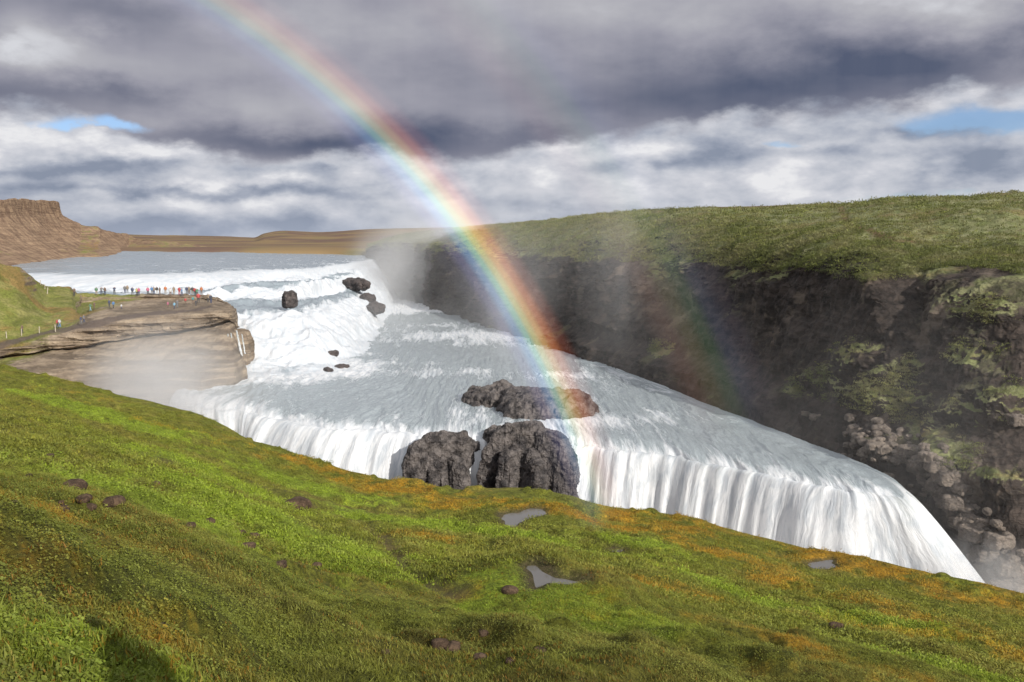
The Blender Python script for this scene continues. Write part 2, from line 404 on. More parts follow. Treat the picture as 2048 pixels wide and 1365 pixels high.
e_r = np.concatenate([[60, 90, 120], e_r, [50, 60, 60]]); e_z = np.concatenate([[2., 0., -4.], e_z, [-10, -2, 2.]])
_fa = np.linspace(-math.pi, math.pi, 7201)
def _sm(v, n): k = np.hanning(n); return np.convolve(np.pad(v, n//2, mode='edge'), k/k.sum(), 'valid')[:7201]
_fr = _sm(np.interp(_fa, e_az, e_r), 61); _fz0 = _sm(np.interp(_fa, e_az, e_z), 15); _fz1 = _sm(np.interp(_fa, e_az, e_z), 241)
def base_F(x, y):
    a = np.arctan2(x, y); r = np.hypot(x, y)
    re = np.interp(a, _fa, _fr); k = sstep(r/re, .8, 1.); ze = np.interp(a, _fa, _fz0)*k+np.interp(a, _fa, _fz1)*(1-k)
    s = np.clip(r/re, 0, 1)
    z = ze+(-1.65-ze)*(1-s)**1.4
    return z, s
TRAIL = [(40, 838), (170, 880), (290, 908), (345, 935), (420, 962), (520, 990), (620, 1008), (700, 1030), (760, 1062), (795, 1105), (810, 1135), (870, 1170), (915, 1205)]
def on_ground(px, py, fn):
    r = ray(px, py); lo, hi = 3., 130.
    ts = np.linspace(3, 130, 1600); p = r[None]*(ts[:, None]/r[1]); f = fn(p[:, 0], p[:, 1])
    k = np.argmax(p[:, 2] < f) if (p[:, 2] < f).any() else len(ts)-1
    return p[k]
SHADE_HUMPS = []      # unseen bumps added for shade, standing in for onlookers' shadows at the lower edge
def F0(x, y):
    z, s = base_F(x, y)
    p = np.stack([x, y, np.zeros_like(x)], -1)
    fade = 1-.75*sstep(s, .85, 1.)
    near = sstep(np.hypot(x, y), 2, 8)
    z = z+fade*near*(.55*fbm(p, .09, 3, off=5.)+.22*fbm(p, .33, 3, off=2.)+.17*fbm(p, 1.1, 3, off=9.))
    q = np.stack([(x*.75-y*.66)*.22, x*.66+y*.75, 0*x], -1)
    z = z+fade*near*(.36*fbm(q, .28, 3, .5, True, 4.)+.15*fbm(q, .9, 3, .5, True, 8.))
    for hx, hy, hr, hh in SHADE_HUMPS: z = z+hh*np.exp(-((x-hx)**2+(y-hy)**2)/hr**2)
    hm = fbm(p, .8, 2, .5, off=44.); z = z+near*.22*sstep(hm, .22, .5)*sstep(fbm(p, .07, 2, off=12.), -.1, .2)
    return z
_hl = []
for px, py, hr, t_ in [(10, 1325, .40, 6.5), (240, 1358, .40, 6.0), (330, 1364, .35, 6.0), (800, 1360, .45, 5.0), (1060, 1366, .35, 5.0)]:
    q = on_ground(px, py, F0); cx_, cy_ = q[0]+math.sin(SUN_AZ)*t_, q[1]+math.cos(SUN_AZ)*t_
    zr = q[2]+t_*math.tan(SUN_EL); b0 = F0(np.array([cx_]), np.array([cy_]))[0]; _hl.append((cx_, cy_, hr, zr-b0-.45))
SHADE_HUMPS += [h_ for h_ in _hl if h_[1] < 0 or abs(h_[0]/h_[1]) > .75]
trail_w = np.array([on_ground(a, b, F0) for a, b in TRAIL])
def seg_dist(x, y, pts):
    d = np.full(x.shape, 1e9)
    for a, b in zip(pts[:-1], pts[1:]):
        ab = b[:2]-a[:2]; L = (ab**2).sum()
        t_ = np.clip(((x-a[0])*ab[0]+(y-a[1])*ab[1])/L, 0, 1)
        d = np.minimum(d, np.hypot(x-a[0]-t_*ab[0], y-a[1]-t_*ab[1]))
    return d
PUDS = [[(1003, 1030), (1035, 1026), (1063, 1017), (1088, 1019), (1092, 1029), (1060, 1037), (1040, 1045), (1030, 1057), (1010, 1049)],
        [(1053, 1134), (1069, 1132), (1092, 1146), (1122, 1158), (1166, 1167), (1138, 1170), (1098, 1168), (1066, 1183), (1062, 1152)],
        [(1614, 1129), (1640, 1122), (1665, 1121), (1669, 1132), (1655, 1140), (1628, 1137)],
        [(1222, 1103), (1232, 1099), (1246, 1101), (1236, 1106)]]
pud_w = []
for poly in PUDS:
    cx, cy = np.mean(poly, 0); z = on_ground(cx, cy, F0)[2]-.02
    pud_w.append((z, np.array([PZ(a, b, z)[:2] for a, b in poly])))
def poly_sd(x, y, poly):
    """signed distance, negative inside"""
    d = seg_dist(x, y, [*poly, poly[0]]); ins = np.zeros(x.shape, bool); n = len(poly)
    for i in range(n):
        a, b = poly[i], poly[(i+1) % n]
        c_ = ((a[1] > y) != (b[1] > y)) & (x < (b[0]-a[0])*(y-a[1])/(b[1]-a[1]+1e-12)+a[0]); ins ^= c_
    return np.where(ins, -d, d)
def FG(x, y):
    z = F0(x, y)
    d = seg_dist(x, y, trail_w); tr = np.exp(-(d/.45)**2); z = z-.22*tr
    for zp, poly in pud_w:
        near = (np.abs(x-poly[:, 0].mean()) < 9) & (np.abs(y-poly[:, 1].mean()) < 9)
        if near.any():
            sd = poly_sd(x[near], y[near], poly)
            sd = sd+.10*vnoise(np.stack([x[near]*2, y[near]*2, 0*sd], -1))
            tgt = zp+np.clip(sd, -.25, .5)*.35; k = sstep(sd, 3.2, .3)
            z[near] = z[near]*(1-k)+tgt*k
    return z, tr
# polar-spaced sheet; spacing follows distance
az_f = np.concatenate([np.linspace(-math.pi, -.75, 60, endpoint=False), np.linspace(-.75, .75, 760), np.linspace(.75, math.pi, 60)[1:]])
s_f = np.concatenate([[.004], np.linspace(.04, 1, 300)**1.15])
re_f = np.interp(az_f, _fa, _fr)
rr_ = s_f[:, None]*re_f[None]
xg, yg = rr_*np.sin(az_f), rr_*np.cos(az_f)
zg, trg = FG(xg, yg)
ext = [(.35, .06), (.8, .3), (1.3, .9), (1.9, 2.0), (2.6, 4.), (4, 10), (6, 20), (8, 45)]
rim = np.stack([xg[-1], yg[-1], zg[-1]], -1); G = [np.stack([xg, yg, zg], -1)]
outw = np.stack([np.sin(az_f), np.cos(az_f)], -1)
nz_ = fbm(np.stack([az_f*30, az_f*0, az_f*0], -1), 1, 4)
behind = np.abs(az_f) > 1.15
for h_, dz in ext:
    q = rim.copy(); q[:, :2] += outw*(h_*(1+.4*nz_[:, None])); q[:, 2] -= dz*np.where(behind, .02, 1.); G.append(q[None])
    trg = np.vstack([trg, np.zeros_like(az_f)])
G = np.concatenate(G)
rockatt = np.zeros(G.shape[:2]); rockatt[-5:] = 1
g_obj = grid_mesh('hillside', G, m_grass, {'trail': trg, 'rock': rockatt}, flip=True)
tag(g_obj, 'bright green mossy hillside in the foreground above the gorge', kind='structure')
m_earth, t = mat('gorge_floor'); setb(t, (.05, .045, .04), .9)
bigp = np.array([[(-30000, -30000, -75), (30000, -30000, -75)], [(-30000, 30000, -75), (30000, 30000, -75)]], float)
tag(grid_mesh('ground', bigp, m_far_land), 'low ground under the whole valley', kind='structure')

# colour of the turf: patches of leafy green, olive, rust and dark heath, stored on the ground and on every tuft
SPOTS = [('rust', 600, 925, 12, 4), ('rust', 780, 985, 14, 3.5), ('rust', 970, 1010, 10, 4), ('rust', 1350, 1050, 9, 4), ('rust', 1700, 1135, 9, 3), ('rust', 1560, 1280, 6, 3), ('rust', 1300, 1180, 5, 2), ('rust', 150, 1110, 4, 1.6), ('rust', 60, 1015, 4, 2), ('rust', 1180, 1240, 4, 1.2), ('rust', 300, 850, 16, 3), ('rust', 1900, 1190, 6, 3), ('rust', 860, 1080, 5, 1.5), ('rust', 930, 1200, 3.5, 1.4), ('rust', 350, 1300, 2, .8), ('rust', 1650, 1180, 9, 4), ('rust', 1450, 1110, 9, 4), ('rust', 1900, 1260, 7, 3), ('rust', 1350, 1250, 5, 2.2), ('rust', 700, 960, 12, 3), ('rust', 1150, 1040, 9, 3), ('rust', 1500, 1330, 3, 1.2),
         ('leaf', 470, 965, 10, 5), ('leaf', 620, 975, 10, 4), ('leaf', 900, 1055, 9, 3.5), ('leaf', 560, 1050, 9, 4), ('leaf', 330, 1000, 8, 4), ('leaf', 760, 1040, 7, 3), ('leaf', 1290, 1085, 4, 2), ('leaf', 1150, 1210, 6, 2.5), ('leaf', 1480, 1190, 5, 1.4), ('leaf', 1800, 1250, 4, 2), ('leaf', 200, 830, 20, 5), ('leaf', 1900, 1330, 4, 2), ('leaf', 700, 1130, 5, 2), ('leaf', 220, 1290, 2, 1),
         ('dark', 900, 1290, 3, 1.3), ('dark', 1050, 1310, 3, 1.2), ('dark', 1650, 1290, 4, 1.6), ('dark', 1200, 1340, 4, 1.), ('dark', 100, 1180, 4, 2), ('dark', 1500, 1340, 5, 1.2), ('dark', 1850, 1340, 4, 1.5), ('dark', 600, 1330, 3, .8), ('dark', 1100, 1110, 4, 2), ('dark', 1750, 1300, 4, 2)]
SW = [(k, ground) for k, ground in [((a, c_, d_), on_ground(b, e, F0)) for a, b, e, c_, d_ in SPOTS]]
def sward_rgb(x, y):
    p = np.stack([x, y, 0*x], -1); q = np.stack([(x*.75-y*.66)*.35, x*.66+y*.75, 0*x], -1)
    f = {'rust': np.zeros(x.shape), 'leaf': np.zeros(x.shape), 'dark': np.zeros(x.shape)}
    u = x*.8-y*.6; v = x*.6+y*.8
    for (k, rx, ry), c in SW:
        cu, cv = c[0]*.8-c[1]*.6, c[0]*.6+c[1]*.8
        f[k] = np.maximum(f[k], np.exp(-((u-cu)/rx*1.4)**2-((v-cv)/ry*1.2)**2))
    n1 = fbm(q, .16, 5, .6, off=1.); n2 = fbm(p, .5, 5, .6, off=5.); n3 = fbm(p, 1.6, 4, .6, off=9.); n4 = fbm(p, 5., 3, .6, off=13.)
    def mx(a, b, t_): return a*(1-t_[..., None])+b*t_[..., None]
    A_ = lambda *v_: np.array(v_)
    c = mx(A_(.150, .158, .022)+np.zeros(x.shape+(3,)), A_(.20, .18, .035), sstep(n2, -.2, .35))
    c = mx(c, A_(.20, .262, .024), sstep(f['leaf']*.85+.5*n1+.5*n3, .18, .62))
    c = mx(c, A_(.34, .165, .012), sstep(f['rust']*.75+.5*n1+.7*n2+.4*n3+.3*n4-.35*f['leaf'], .28, .95)*.78)
    c = mx(c, A_(.07, .052, .012), sstep(f['dark']*.6+.6*n2+.5*n3+.0*n4, .42, .85)*.8)
    c = c*(1+.6*n4[..., None]+.55*n3[..., None])
    for zp, poly in pud_w:
        m_ = (np.abs(x-poly[:, 0].mean()) < 6) & (np.abs(y-poly[:, 1].mean()) < 6)
        if m_.any():
            sd = poly_sd(x[m_], y[m_], poly)+.25*n3[m_]; c[m_] = mx(c[m_], A_(.085, .065, .038)+np.zeros(c[m_].shape), sstep(sd, .55, .05))
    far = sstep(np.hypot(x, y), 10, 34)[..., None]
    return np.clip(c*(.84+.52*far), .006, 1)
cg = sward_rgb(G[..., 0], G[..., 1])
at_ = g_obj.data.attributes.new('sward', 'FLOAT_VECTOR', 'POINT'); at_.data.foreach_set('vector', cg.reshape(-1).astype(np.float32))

# puddles
for i, (zp, poly) in enumerate(pud_w):
    c0 = poly.mean(0); bm = bmesh.new()
    vs = [bm.verts.new((c0[0]+(p[0]-c0[0])*1.18, c0[1]+(p[1]-c0[1])*1.18, zp)) for p in poly]
    bm.faces.new(vs); me = bpy.data.meshes.new('puddle'); bm.to_mesh(me); bm.free()
    o = obj('puddle', me, m_pool)
    tag(o, ['grey puddle nearest the gorge rim, in the middle of the grass', 'wedge shaped grey puddle lower down the slope', 'small grey puddle near the rim at the right', 'tiny sliver of a puddle between the larger ones'][i], kind='structure')

# ------------------------------------------------------------------ far land
cols = [-900, -300, 100, 260, 330, 400, 460, 505, 530, 570, 640, 720, 785, 900, 960, 1100, 1400, 1500, 1700, 2048, 2700, 3600]
sky_y = [480, 474, 470, 470.5, 472, 473.5, 475, 476, 468, 463.5, 466, 462, 459, 456, 455, 446, 421, 417, 412, 408, 400, 395]
rows = [[PZ(px, 520, -12) for px in cols], [PD(px, np.interp(px, [640, 720, 780, 800], [494.8, 497, 509.5, 505]), np.interp(px, [640, 720, 780], [530, 505, 489])) for px in cols], [PD(px, 489 if px < 1000 else 480, 1300) for px in cols],
        [PD(px, min(y+6, 482), 2300) for px, y in zip(cols, sky_y)], [PD(px, y, 3200) for px, y in zip(cols, sky_y)], [PD(px, 478, 7000)+np.array([0, 0, -40]) for px in cols]]
rows.insert(0, [PD(px, 540, 492) for px in cols])
rows[1] = [PD(px, np.interp(px, [640, 720, 780, 800], [500.5, 503, 516, 512]), np.interp(px, [640, 720, 780], [505, 490, 478])) for px in cols]
g = loft(rows, 90, 420)
g[..., 2] += fbm(g, .004, 5)*np.clip((g[..., 1]-900)/900, 0, 1)*5
tag(grid_mesh('far_moor', g, m_far_land, flip=False), 'brown moorland and low hills on the horizon', kind='structure')

# ------------------------------------------------------------------ far left bluff
cols = [-700, -300, -100, 0, 60, 118, 124, 160, 200, 260, 330, 420]
ysk = [380, 388, 396, 400, 401, 403, 432, 448, 457, 470, 484, 495]
ywl = [620, 570, 548, 535, 526, 516.5, 516, 512.5, 511.5, 499, 497, 496.5]
zwl = [0, 0, 0, -9.6, -9.2, -8.6, -8.6, -8.3, -8.2, -6.7, -6, -6]
wl = [PZ(a, b, zz) if a > -50 else PD(a, b, 300) for a, b, zz in zip(cols, ywl, zwl)]
dsk = [p[1]*k for p, k in zip(wl, [1.3, 1.3, 1.3, 1.3, 1.28, 1.26, 1.26, 1.24, 1.22, 1.15, 1.1, 1.08])]
top = [PD(a, b, d) for a, b, d in zip(cols, ysk, dsk)]
cb = [PD(a, max(b, 431)+(0 if a < 124 else 3), d*.985) for a, b, d in zip(cols, ysk, dsk)]
md = [PD(a, .5*(max(b, 431)+c)+2, .55*d+.45*w_[1]) for a, b, c, d, w_ in zip(cols, ysk, ywl, dsk, wl)]
und = [w_+np.array([12, -8, -6.]) for w_ in wl]
bk = [PD(a, b+28, d+160) for a, b, d in zip(cols, ysk, dsk)]
g = loft([bk, top, cb, md, wl, und], 170, 420, wr=[1, 2, 4, 4, 1])
nn_ = normals(g)
k_ = sstep(g[..., 2], -9, -3)
g[..., 1] -= k_*(fbm(g*np.array([1, 1, .5]), .05, 5, .55, True)*3.+fbm(g, .2, 4)*1.2)
g[..., 2] += k_*(fbm(g, .03, 4)*1.6+fbm(g, .12, 4)*.7)
tag(grid_mesh('bluff', g, m_bluff), 'brown flat topped bluff on the far left bank of the upper river', kind='structure')

# ------------------------------------------------------------------ right canyon wall and plateau
cols = [740, 790, 850, 900, 1000, 1100, 1200, 1300, 1400, 1500, 1600, 1700, 1790, 1850, 1900, 1970, 2048, 2200, 2400, 2700]
wy = [583, 591, 606, 622, 654, 690, 722, 752, 782, 812, 850, 893, 932]
wlp = [PZ(a, b, -25) for a, b in zip(cols, wy)]+[PD(a, 1000, d) for a, d in [(1850, 101), (1900, 97), (1970, 93), (2048, 90), (2200, 90), (2400, 92), (2700, 96)]]
for i in range(13, 20): wlp[i] = np.array([wlp[i][0], wlp[i][1], -25.])
dw = [p[1] for p in wlp]
ed = [497, 486, 486, 490, 500, 500, 505, 515, 503, 497, 522, 508, 540, 545, 545, 546, 548, 555, 570, 600]
lip = [492, 478, 474, 468, 460, 452, 443, 442, 441, 440, 462, 474, 480, 484, 487, 490, 492, 500, 515, 540]
sk = [490, 475, 466, 460, 450, 442, 434.5, 430, 425, 421, 416.5, 411, 404, 401, 399, 397, 396, 392, 388, 380]
kbed = [1.02]*2+[1.05, 1.07, 1.12, 1.17, 1.19, 1.2, 1.21, 1.22, 1.2, 1.2, 1.2]+[1.2]*7
low_ = [np.array([p[0]+(0 if i < 12 else -1), p[1]-(0 if i < 12 else 3), -50.]) for i, p in enumerate(wlp)]
def lerp(a, b, f): return a*(1-f)+b*f
etop = [PD(a, b, d*k) for a, b, d, k in zip(cols, ed, dw, kbed)]
mid1 = [lerp(wlp[i], etop[i], .35) for i in range(20)]; mid2 = [lerp(wlp[i], etop[i], .72) for i in range(20)]
for i in range(20):
    mid1[i] = np.array([mid1[i][0], mid1[i][1], wlp[i][2]+.30*(etop[i][2]-wlp[i][2])]); mid2[i] = np.array([mid2[i][0], mid2[i][1], wlp[i][2]+.80*(etop[i][2]-wlp[i][2])])
liprow = [PD(a, b, d*k*1.13) for a, b, d, k in zip(cols, lip, dw, kbed)]
skd = [1.25, 1.25, 1.3, 1.4, 1.55, 1.7, 1.8, 2.0, 2.2, 2.5, 2.3, 2.3, 2.4, 2.4, 2.4, 2.4, 2.4, 2.4, 2.4, 2.4]
skr = [PD(a, b, d*k) for a, b, d, k in zip(cols, sk, dw, skd)]
beyond = [p+np.array([p[0]*.3+60, 150., -3.]) for p in skr]
g = loft([low_, wlp, mid1, mid2, etop, liprow, skr, beyond], 400, 900, wr=[1.3, 2.5, 3.2, 2, 2.2, 2, .4], wc=[1, 1.5, 1.5, 2, 2, 2.2, 2.4, 2.6, 3, 3, 3, 3, 2.4, 2, 2.4, 2.6, 2, 1, .5])
g = smooth(g, 3)
hid = np.linspace(0, 1, 1)
GB = [(1735, 715, 3.0), (1700, 765, 3.5), (1760, 775, 3.5), (1820, 790, 3.0), (1650, 765, 2.6), (1870, 860, 2.5), (1900, 905, 2.6), (2035, 800, 2.6), (1960, 720, 2.2), (1330, 700, 2.5), (1945, 830, 2.), (2010, 960, 2.), (1990, 620, 2.), (1840, 735, 1.6), (1600, 780, 1.6)]
_a = 1024+1900*g[..., 0]/(g[..., 1]*math.cos(PITCH)-g[..., 2]*math.sin(PITCH)); _b = 682.5-1900*(g[..., 2]*math.cos(PITCH)+g[..., 1]*math.sin(PITCH))/(g[..., 1]*math.cos(PITCH)-g[..., 2]*math.sin(PITCH))
green = np.zeros(g.shape[:2])
for a_, b_, r_ in GB:
    w_ = (_a-a_)**2+(_b-b_)**2; c_ = g.reshape(-1, 3)[np.argmin(w_)]; green = np.maximum(green, np.exp(-(((g-c_)*np.array([.6, .6, 1.3]))**2).sum(-1)/r_**2))
rowf = np.clip(sstep(g[..., 2], -27, -23)*.6+.4, 0, 1)
steep = 1-np.abs(normals(g)[..., 2:3]); steep = sstep(steep, .05, .5)
# buttresses, gullies, ledges: push along the horizontal wall normal
hn = np.array([-.93, -.36, 0.])
pq = g*np.array([1, 1, .35])
disp = 2.8*fbm(pq, .06, 4, .55, True, 4.)+1.9*fbm(g*np.array([1, 1, .45]), .2, 5, .62, True, 8.)+.9*np.round(fbm(g*np.array([1, 1, .6]), .33, 3, .5, False, 14.)*3.5)/3.5+.5*fbm(g, .8, 3, .6)
led = 1.6*fbm(g*np.array([.25, .25, 1.]), .38, 4, .55, False, 21.)
disp = (disp+led)+green*1.6
sc_far = np.clip(g[..., 1]/180, .7, 1.5)
g = g+hn*(disp*sc_far*steep[..., 0])[..., None]
flat = 1-steep[..., 0]
g[..., 2] += (fbm(g, .045, 4)*1.7+fbm(g, .3, 4)*.55)*(.35+.65*flat)*sstep(g[..., 2], -20, -6)
g[..., 2] += steep[..., 0]*fbm(g, .45, 4, .6, True)*.7*sstep(g[..., 2], -30, -24)
wall_grid = g
ptr = [(1590, 430), (1640, 441), (1700, 455), (1745, 463), (1765, 474), (1790, 482), (1850, 486)]
_a = 1024+1900*g[..., 0]/(g[..., 1]*math.cos(PITCH)-g[..., 2]*math.sin(PITCH)); _b = 682.5-1900*(g[..., 2]*math.cos(PITCH)+g[..., 1]*math.sin(PITCH))/(g[..., 1]*math.cos(PITCH)-g[..., 2]*math.sin(PITCH))
pw = []
for a_, b_ in ptr:
    w_ = (_a-a_)**2+(_b-b_)**2; pw.append(g.reshape(-1, 3)[np.argmin(w_)])
ptd = seg_dist(g[..., 0], g[..., 1], pw)
tag(grid_mesh('canyon_wall', g, m_wall, {'green': green, 'path': np.exp(-(ptd/.7)**2)}), 'dark basalt canyon wall with a grassy plateau on top', kind='structure')

# ------------------------------------------------------------------ left rocky spur with the viewing platform and path
cols = [-700, -300, -100, 0, 50, 80, 95, 140, 152, 165, 200, 250, 300, 350, 400, 430, 455, 466, 470]
yB = [430, 440, 500, 528, 543, 566, 572, 574, 586, 587, 588, 589, 588, 589, 590, 596, 605, 614, 618]
dB = [150, 165, 185, 196, 202, 208, 212, 216, 216, 216, 216, 216, 215, 214, 212, 208, 203, 196, 190]
yC = [830, 740, 702, 682, 673, 667, 663, 655, 650, 644, 630, 621, 618, 617, 615, 613, 613, 617, 621]
dC = [120, 150, 166, 176, 178, 179, 180, 181, 182, 183, 186, 189, 191, 192, 192, 190, 188, 185, 184]
yD = [850, 756, 716, 693, 683, 676, 673, 664, 661, 658, 648, 640, 635, 631, 626, 622, 621, 625, 628]
dD = [116, 146, 161, 171, 172, 173, 173, 174, 174, 175, 176, 177, 178, 179, 180, 180, 180, 181, 182]
yE = [860, 770, 735, 712, 704, 700, 699, 695, 692, 690, 684, 675, 668, 662, 652, 645, 640, 646, 652]
dE = [d-1.5 for d in dD]
yF = [930, 860, 800, 770, 765, 765, 765, 768, 770, 772, 778, 785, 790, 793, 792, 784, 765, 745, 742]
dF = [100, 118, 138, 146, 149, 150, 150, 151, 152, 152, 153, 154, 154, 154, 154, 157, 165, 171, 173]
B = [PD(*a) for a in zip(cols, yB, dB)]; C_ = [PD(*a) for a in zip(cols, yC, dC)]; D = [PD(*a) for a in zip(cols, yD, dD)]
E1 = [PD(*a) for a in zip(cols, yE, dE)]; Fr = [PD(*a) for a in zip(cols, yF, dF)]
BC = []
for i in range(len(cols)):
    if cols[i] < 160: p = PD(cols[i], .45*yB[i]+.55*yC[i], .45*dB[i]+.55*dC[i])
    else: p = PD(cols[i], .62*yB[i]+.38*yC[i], .92*dB[i]+.08*dC[i])
    BC.append(p)
BK = [p+np.array([-1., 6., -9.]) for p in B]
BK0 = [p+np.array([-2., 9., -30.]) for p in B]
# crevice under the lip
E2 = [p+np.array([0, 2.4, -.5]) for p in E1]; E3 = [PD(a, b+7, d+.2) for a, b, d in zip(cols, yE, dE)]
Gd = [p+np.array([2, -6., -26.]) for p in Fr]
# bottom right foot widens into the water
Fr[-1] = PD(492, 742, 168); Fr[-2] = PD(486, 752, 166); Fr[-3] = PD(474, 768, 161)
Gd[-1] = Fr[-1]+np.array([2, 0, -22.]); Gd[-2] = Fr[-2]+np.array([1, -2, -22.])
g = loft([BK0, BK, B, BC, C_, D, E1, E2, E3, Fr, Gd], 300, 520, wr=[.5, .6, 2, 2, 1.5, 2, .8, .8, 3.5, 1], wc=[.4, .6, 1, 1, .8, .6, 1, .6, .6, 1, 1.3, 1.3, 1.3, 1.3, 1, 1, .7, .5])
last = g[:, -1:, :]
tail = np.concatenate([last+np.array([-.6, 4., -.3]), last+np.array([-4, 14., -1.]), last+np.array([-12, 24., -3.])], 1)
g = np.concatenate([g, tail], 1)
g = smooth(g, 1)
nn_ = normals(g); st = sstep(1-np.abs(nn_[..., 2]), .15, .6)
lay = g[..., 2]-.06*g[..., 0]+1.2*fbm(g, .06, 2)
d_ = fbm(np.stack([g[..., 0]*.12, g[..., 1]*.12, lay*1.0], -1), .75, 4, .55, True, 3.)*1.7+np.round(fbm(np.stack([g[..., 0]*.2, g[..., 1]*.2, lay], -1), .5, 2, .5, False, 9.)*3)/3*1.3+fbm(g, .14, 4, .5, False, 7.)*1.5+fbm(g, .9, 3)*.3
hn2 = np.array([.1, -.99, 0])
g = g+hn2*(d_*st)[..., None]
g[..., 2] += (1-st)*(fbm(g, .25, 4, .55)*.5+fbm(g, 1., 3)*.15)
spur = g
pr = []
for a_, b_ in [(-40, 697), (0, 687), (45, 673), (100, 661), (150, 653), (200, 641), (260, 630), (330, 623), (400, 614)]:
    q = g.reshape(-1, 3); dd_ = q[:, 1]*math.cos(PITCH)-q[:, 2]*math.sin(PITCH)
    w_ = (1024+1900*q[:, 0]/dd_-a_)**2+(682.5-1900*(q[:, 2]*math.cos(PITCH)+q[:, 1]*math.sin(PITCH))/dd_-b_)**2; kk = np.where(w_ < max(9, w_.min()*2))[0]; pr.append(q[kk[np.argmin(q[kk, 1])]])
ppd = seg_dist(g[..., 0], g[..., 1], pr)
tag(grid_mesh('spur', g, m_spur, {'path': sstep(ppd, 3.2, 1.6)*sstep(normals(g)[..., 2]**2, .2, .5)}, flip=False), 'layered rock spur with the viewing ledge and the footpath', kind='structure')

# ------------------------------------------------------------------ rivers and falls
def flow_uv(g):
    dv = np.linalg.norm(np.diff(g, axis=0), axis=-1); v = np.concatenate([np.zeros((1, g.shape[1])), np.cumsum(dv, 0)])
    mid = g.shape[0]//2; ref = g[int(g.shape[0]*.72)]
    du = np.linalg.norm(np.diff(ref, axis=0), axis=-1); u = np.concatenate([[0], np.cumsum(du)])
    return np.stack([np.broadcast_to(u[None], v.shape), v-v.mean(0, keepdims=True)*.0], -1)
# (1) lower basin
brink = [(340, 790), (405, 803), (470, 809), (540, 820), (640, 838), (740, 850), (800, 856), (860, 860), (920, 866), (960, 866), (1000, 864), (1060, 870), (1120, 874),
         (1180, 880), (1250, 888), (1330, 897), (1420, 910), (1500, 923), (1580, 938), (1650, 950), (1710, 961), (1755, 967), (1790, 968), (1816, 964)]
back = [(470, 690), (500, 690), (540, 680), (580, 670), (630, 665), (680, 655), (710, 650), (730, 645), (745, 635), (752, 630), (758, 625), (764, 620), (770, 615),
        (776, 610), (783, 605), (790, 600), (797, 596), (804, 592), (811, 590), (818, 588), (824, 586), (830, 585), (836, 585), (850, 590)]
br = np.array([PZ(a, b, -25) for a, b in brink]); bk = np.array([PZ(a, b, -25) for a, b in back])
rows = [lerp(bk, br, f) for f in (0, .25, .5, .7, .85, .95)]
basin = loft(rows+[br], 560, 620, wc=None, wr=[1, 1.2, 1.5, 1.8, 1.8, 1.2])
ul = np.linspace(0, 1, basin.shape[1])
uw = np.concatenate([[0], np.cumsum(np.linalg.norm(np.diff(basin[-1], axis=0), axis=-1))])
scal = (fbm(np.stack([uw*.11, 0*uw, 0*uw], -1), 1, 4, .6, off=6.)*3.6+fbm(np.stack([uw*.6, 0*uw, 0*uw], -1), 1, 3, .6, off=2.)*.9)*sstep(ul, 0, .05)*sstep(1-ul, 0, .05)
basin[..., 1] += scal[None]*np.exp(-np.linalg.norm(basin-basin[-1:], axis=-1)/9)
uvb = flow_uv(basin)
tt_ = np.linspace(0, 1, basin.shape[0])[:, None]
chop = fbm(np.stack([uvb[..., 0]*.35, uvb[..., 1]*.16, 0*uvb[..., 0]], -1), 1, 5, .6, True)*.30+fbm(np.stack([uvb[..., 0]*1.1, uvb[..., 1]*.6, 0*uvb[..., 0]], -1), 1, 4, .6)*.16
basin[..., 2] += chop
dist_br = np.linalg.norm(basin-basin[-1:], axis=-1)
basin[..., 2] -= 1.1*np.exp(-dist_br/2.8)
pxs = 1024+1900*basin[..., 0]/basin[..., 1]
pys = 475+1900*(-basin[..., 2])/basin[..., 1]
foam = .25+.75*np.clip(fbm(np.stack([basin[..., 0]*.03, basin[..., 1]*.03, 0*tt_+0*basin[..., 0]], -1), 1, 4, .6, off=3.)+.1, -.3, 1)
foam += .75*np.exp(-np.hypot((basin[..., 0]-PZ(600, 745, -25)[0])/13, (basin[..., 1]-PZ(600, 745, -25)[1])/22)**2)     # boil below the middle cascade
foam += .30*np.exp(-np.hypot((basin[..., 0]-PZ(780, 745, -25)[0])/16, (basin[..., 1]-PZ(780, 745, -25)[1])/9)**2)
foam += .45*np.exp(-np.hypot((basin[..., 0]-PZ(800, 610, -25)[0])/18, (basin[..., 1]-PZ(800, 610, -25)[1])/70)**2)
lipn = fbm(np.stack([uvb[..., 0]*.35, uvb[..., 1]*.12, 0*dist_br], -1), 1, 4, .6, off=4.)
foam += .40*np.exp(-dist_br/(2.2+2.5*np.clip(lipn+.2, 0, 1)))
foam += .20*np.exp(-np.hypot((basin[..., 0]-PZ(1250, 850, -25)[0])/12, (basin[..., 1]-PZ(1250, 850, -25)[1])/6)**2)
tag(grid_mesh('river', basin, m_river, {'foam': foam}, uvb), 'milky grey river running between the two falls', kind='structure')

# (2) lower falls, thrown out from the brink
tan_ = np.gradient(br, axis=0); nrm = np.stack([tan_[:, 1], -tan_[:, 0], 0*tan_[:, 0]], -1); nrm /= np.linalg.norm(nrm, axis=1)[:, None]
nrm[nrm[:, 1] > 0] *= -1
for i in range(len(nrm)):
    if i < 3: nrm[i] = (.25, -.97, 0)
nrm[-1] = (.48, -.87, 0); nrm[-2] = (.40, -.92, 0); nrm[-3] = (.30, -.95, 0); nrm[-4] = (.15, -.99, 0)
throw = np.interp(np.arange(len(br)), [0, 2, 5, 8, 10, 14, 18, 20, 21, 22, 23], [9, 10, 9, 6.5, 5, 5.5, 6.5, 8, 9.5, 11.5, 14])
drop = np.interp(np.arange(len(br)), [0, 19, 21, 22, 23], [24, 24, 20, 15.5, 12.])
start = basin[-1][np.round(np.linspace(0, basin.shape[1]-1, len(br))).astype(int)]
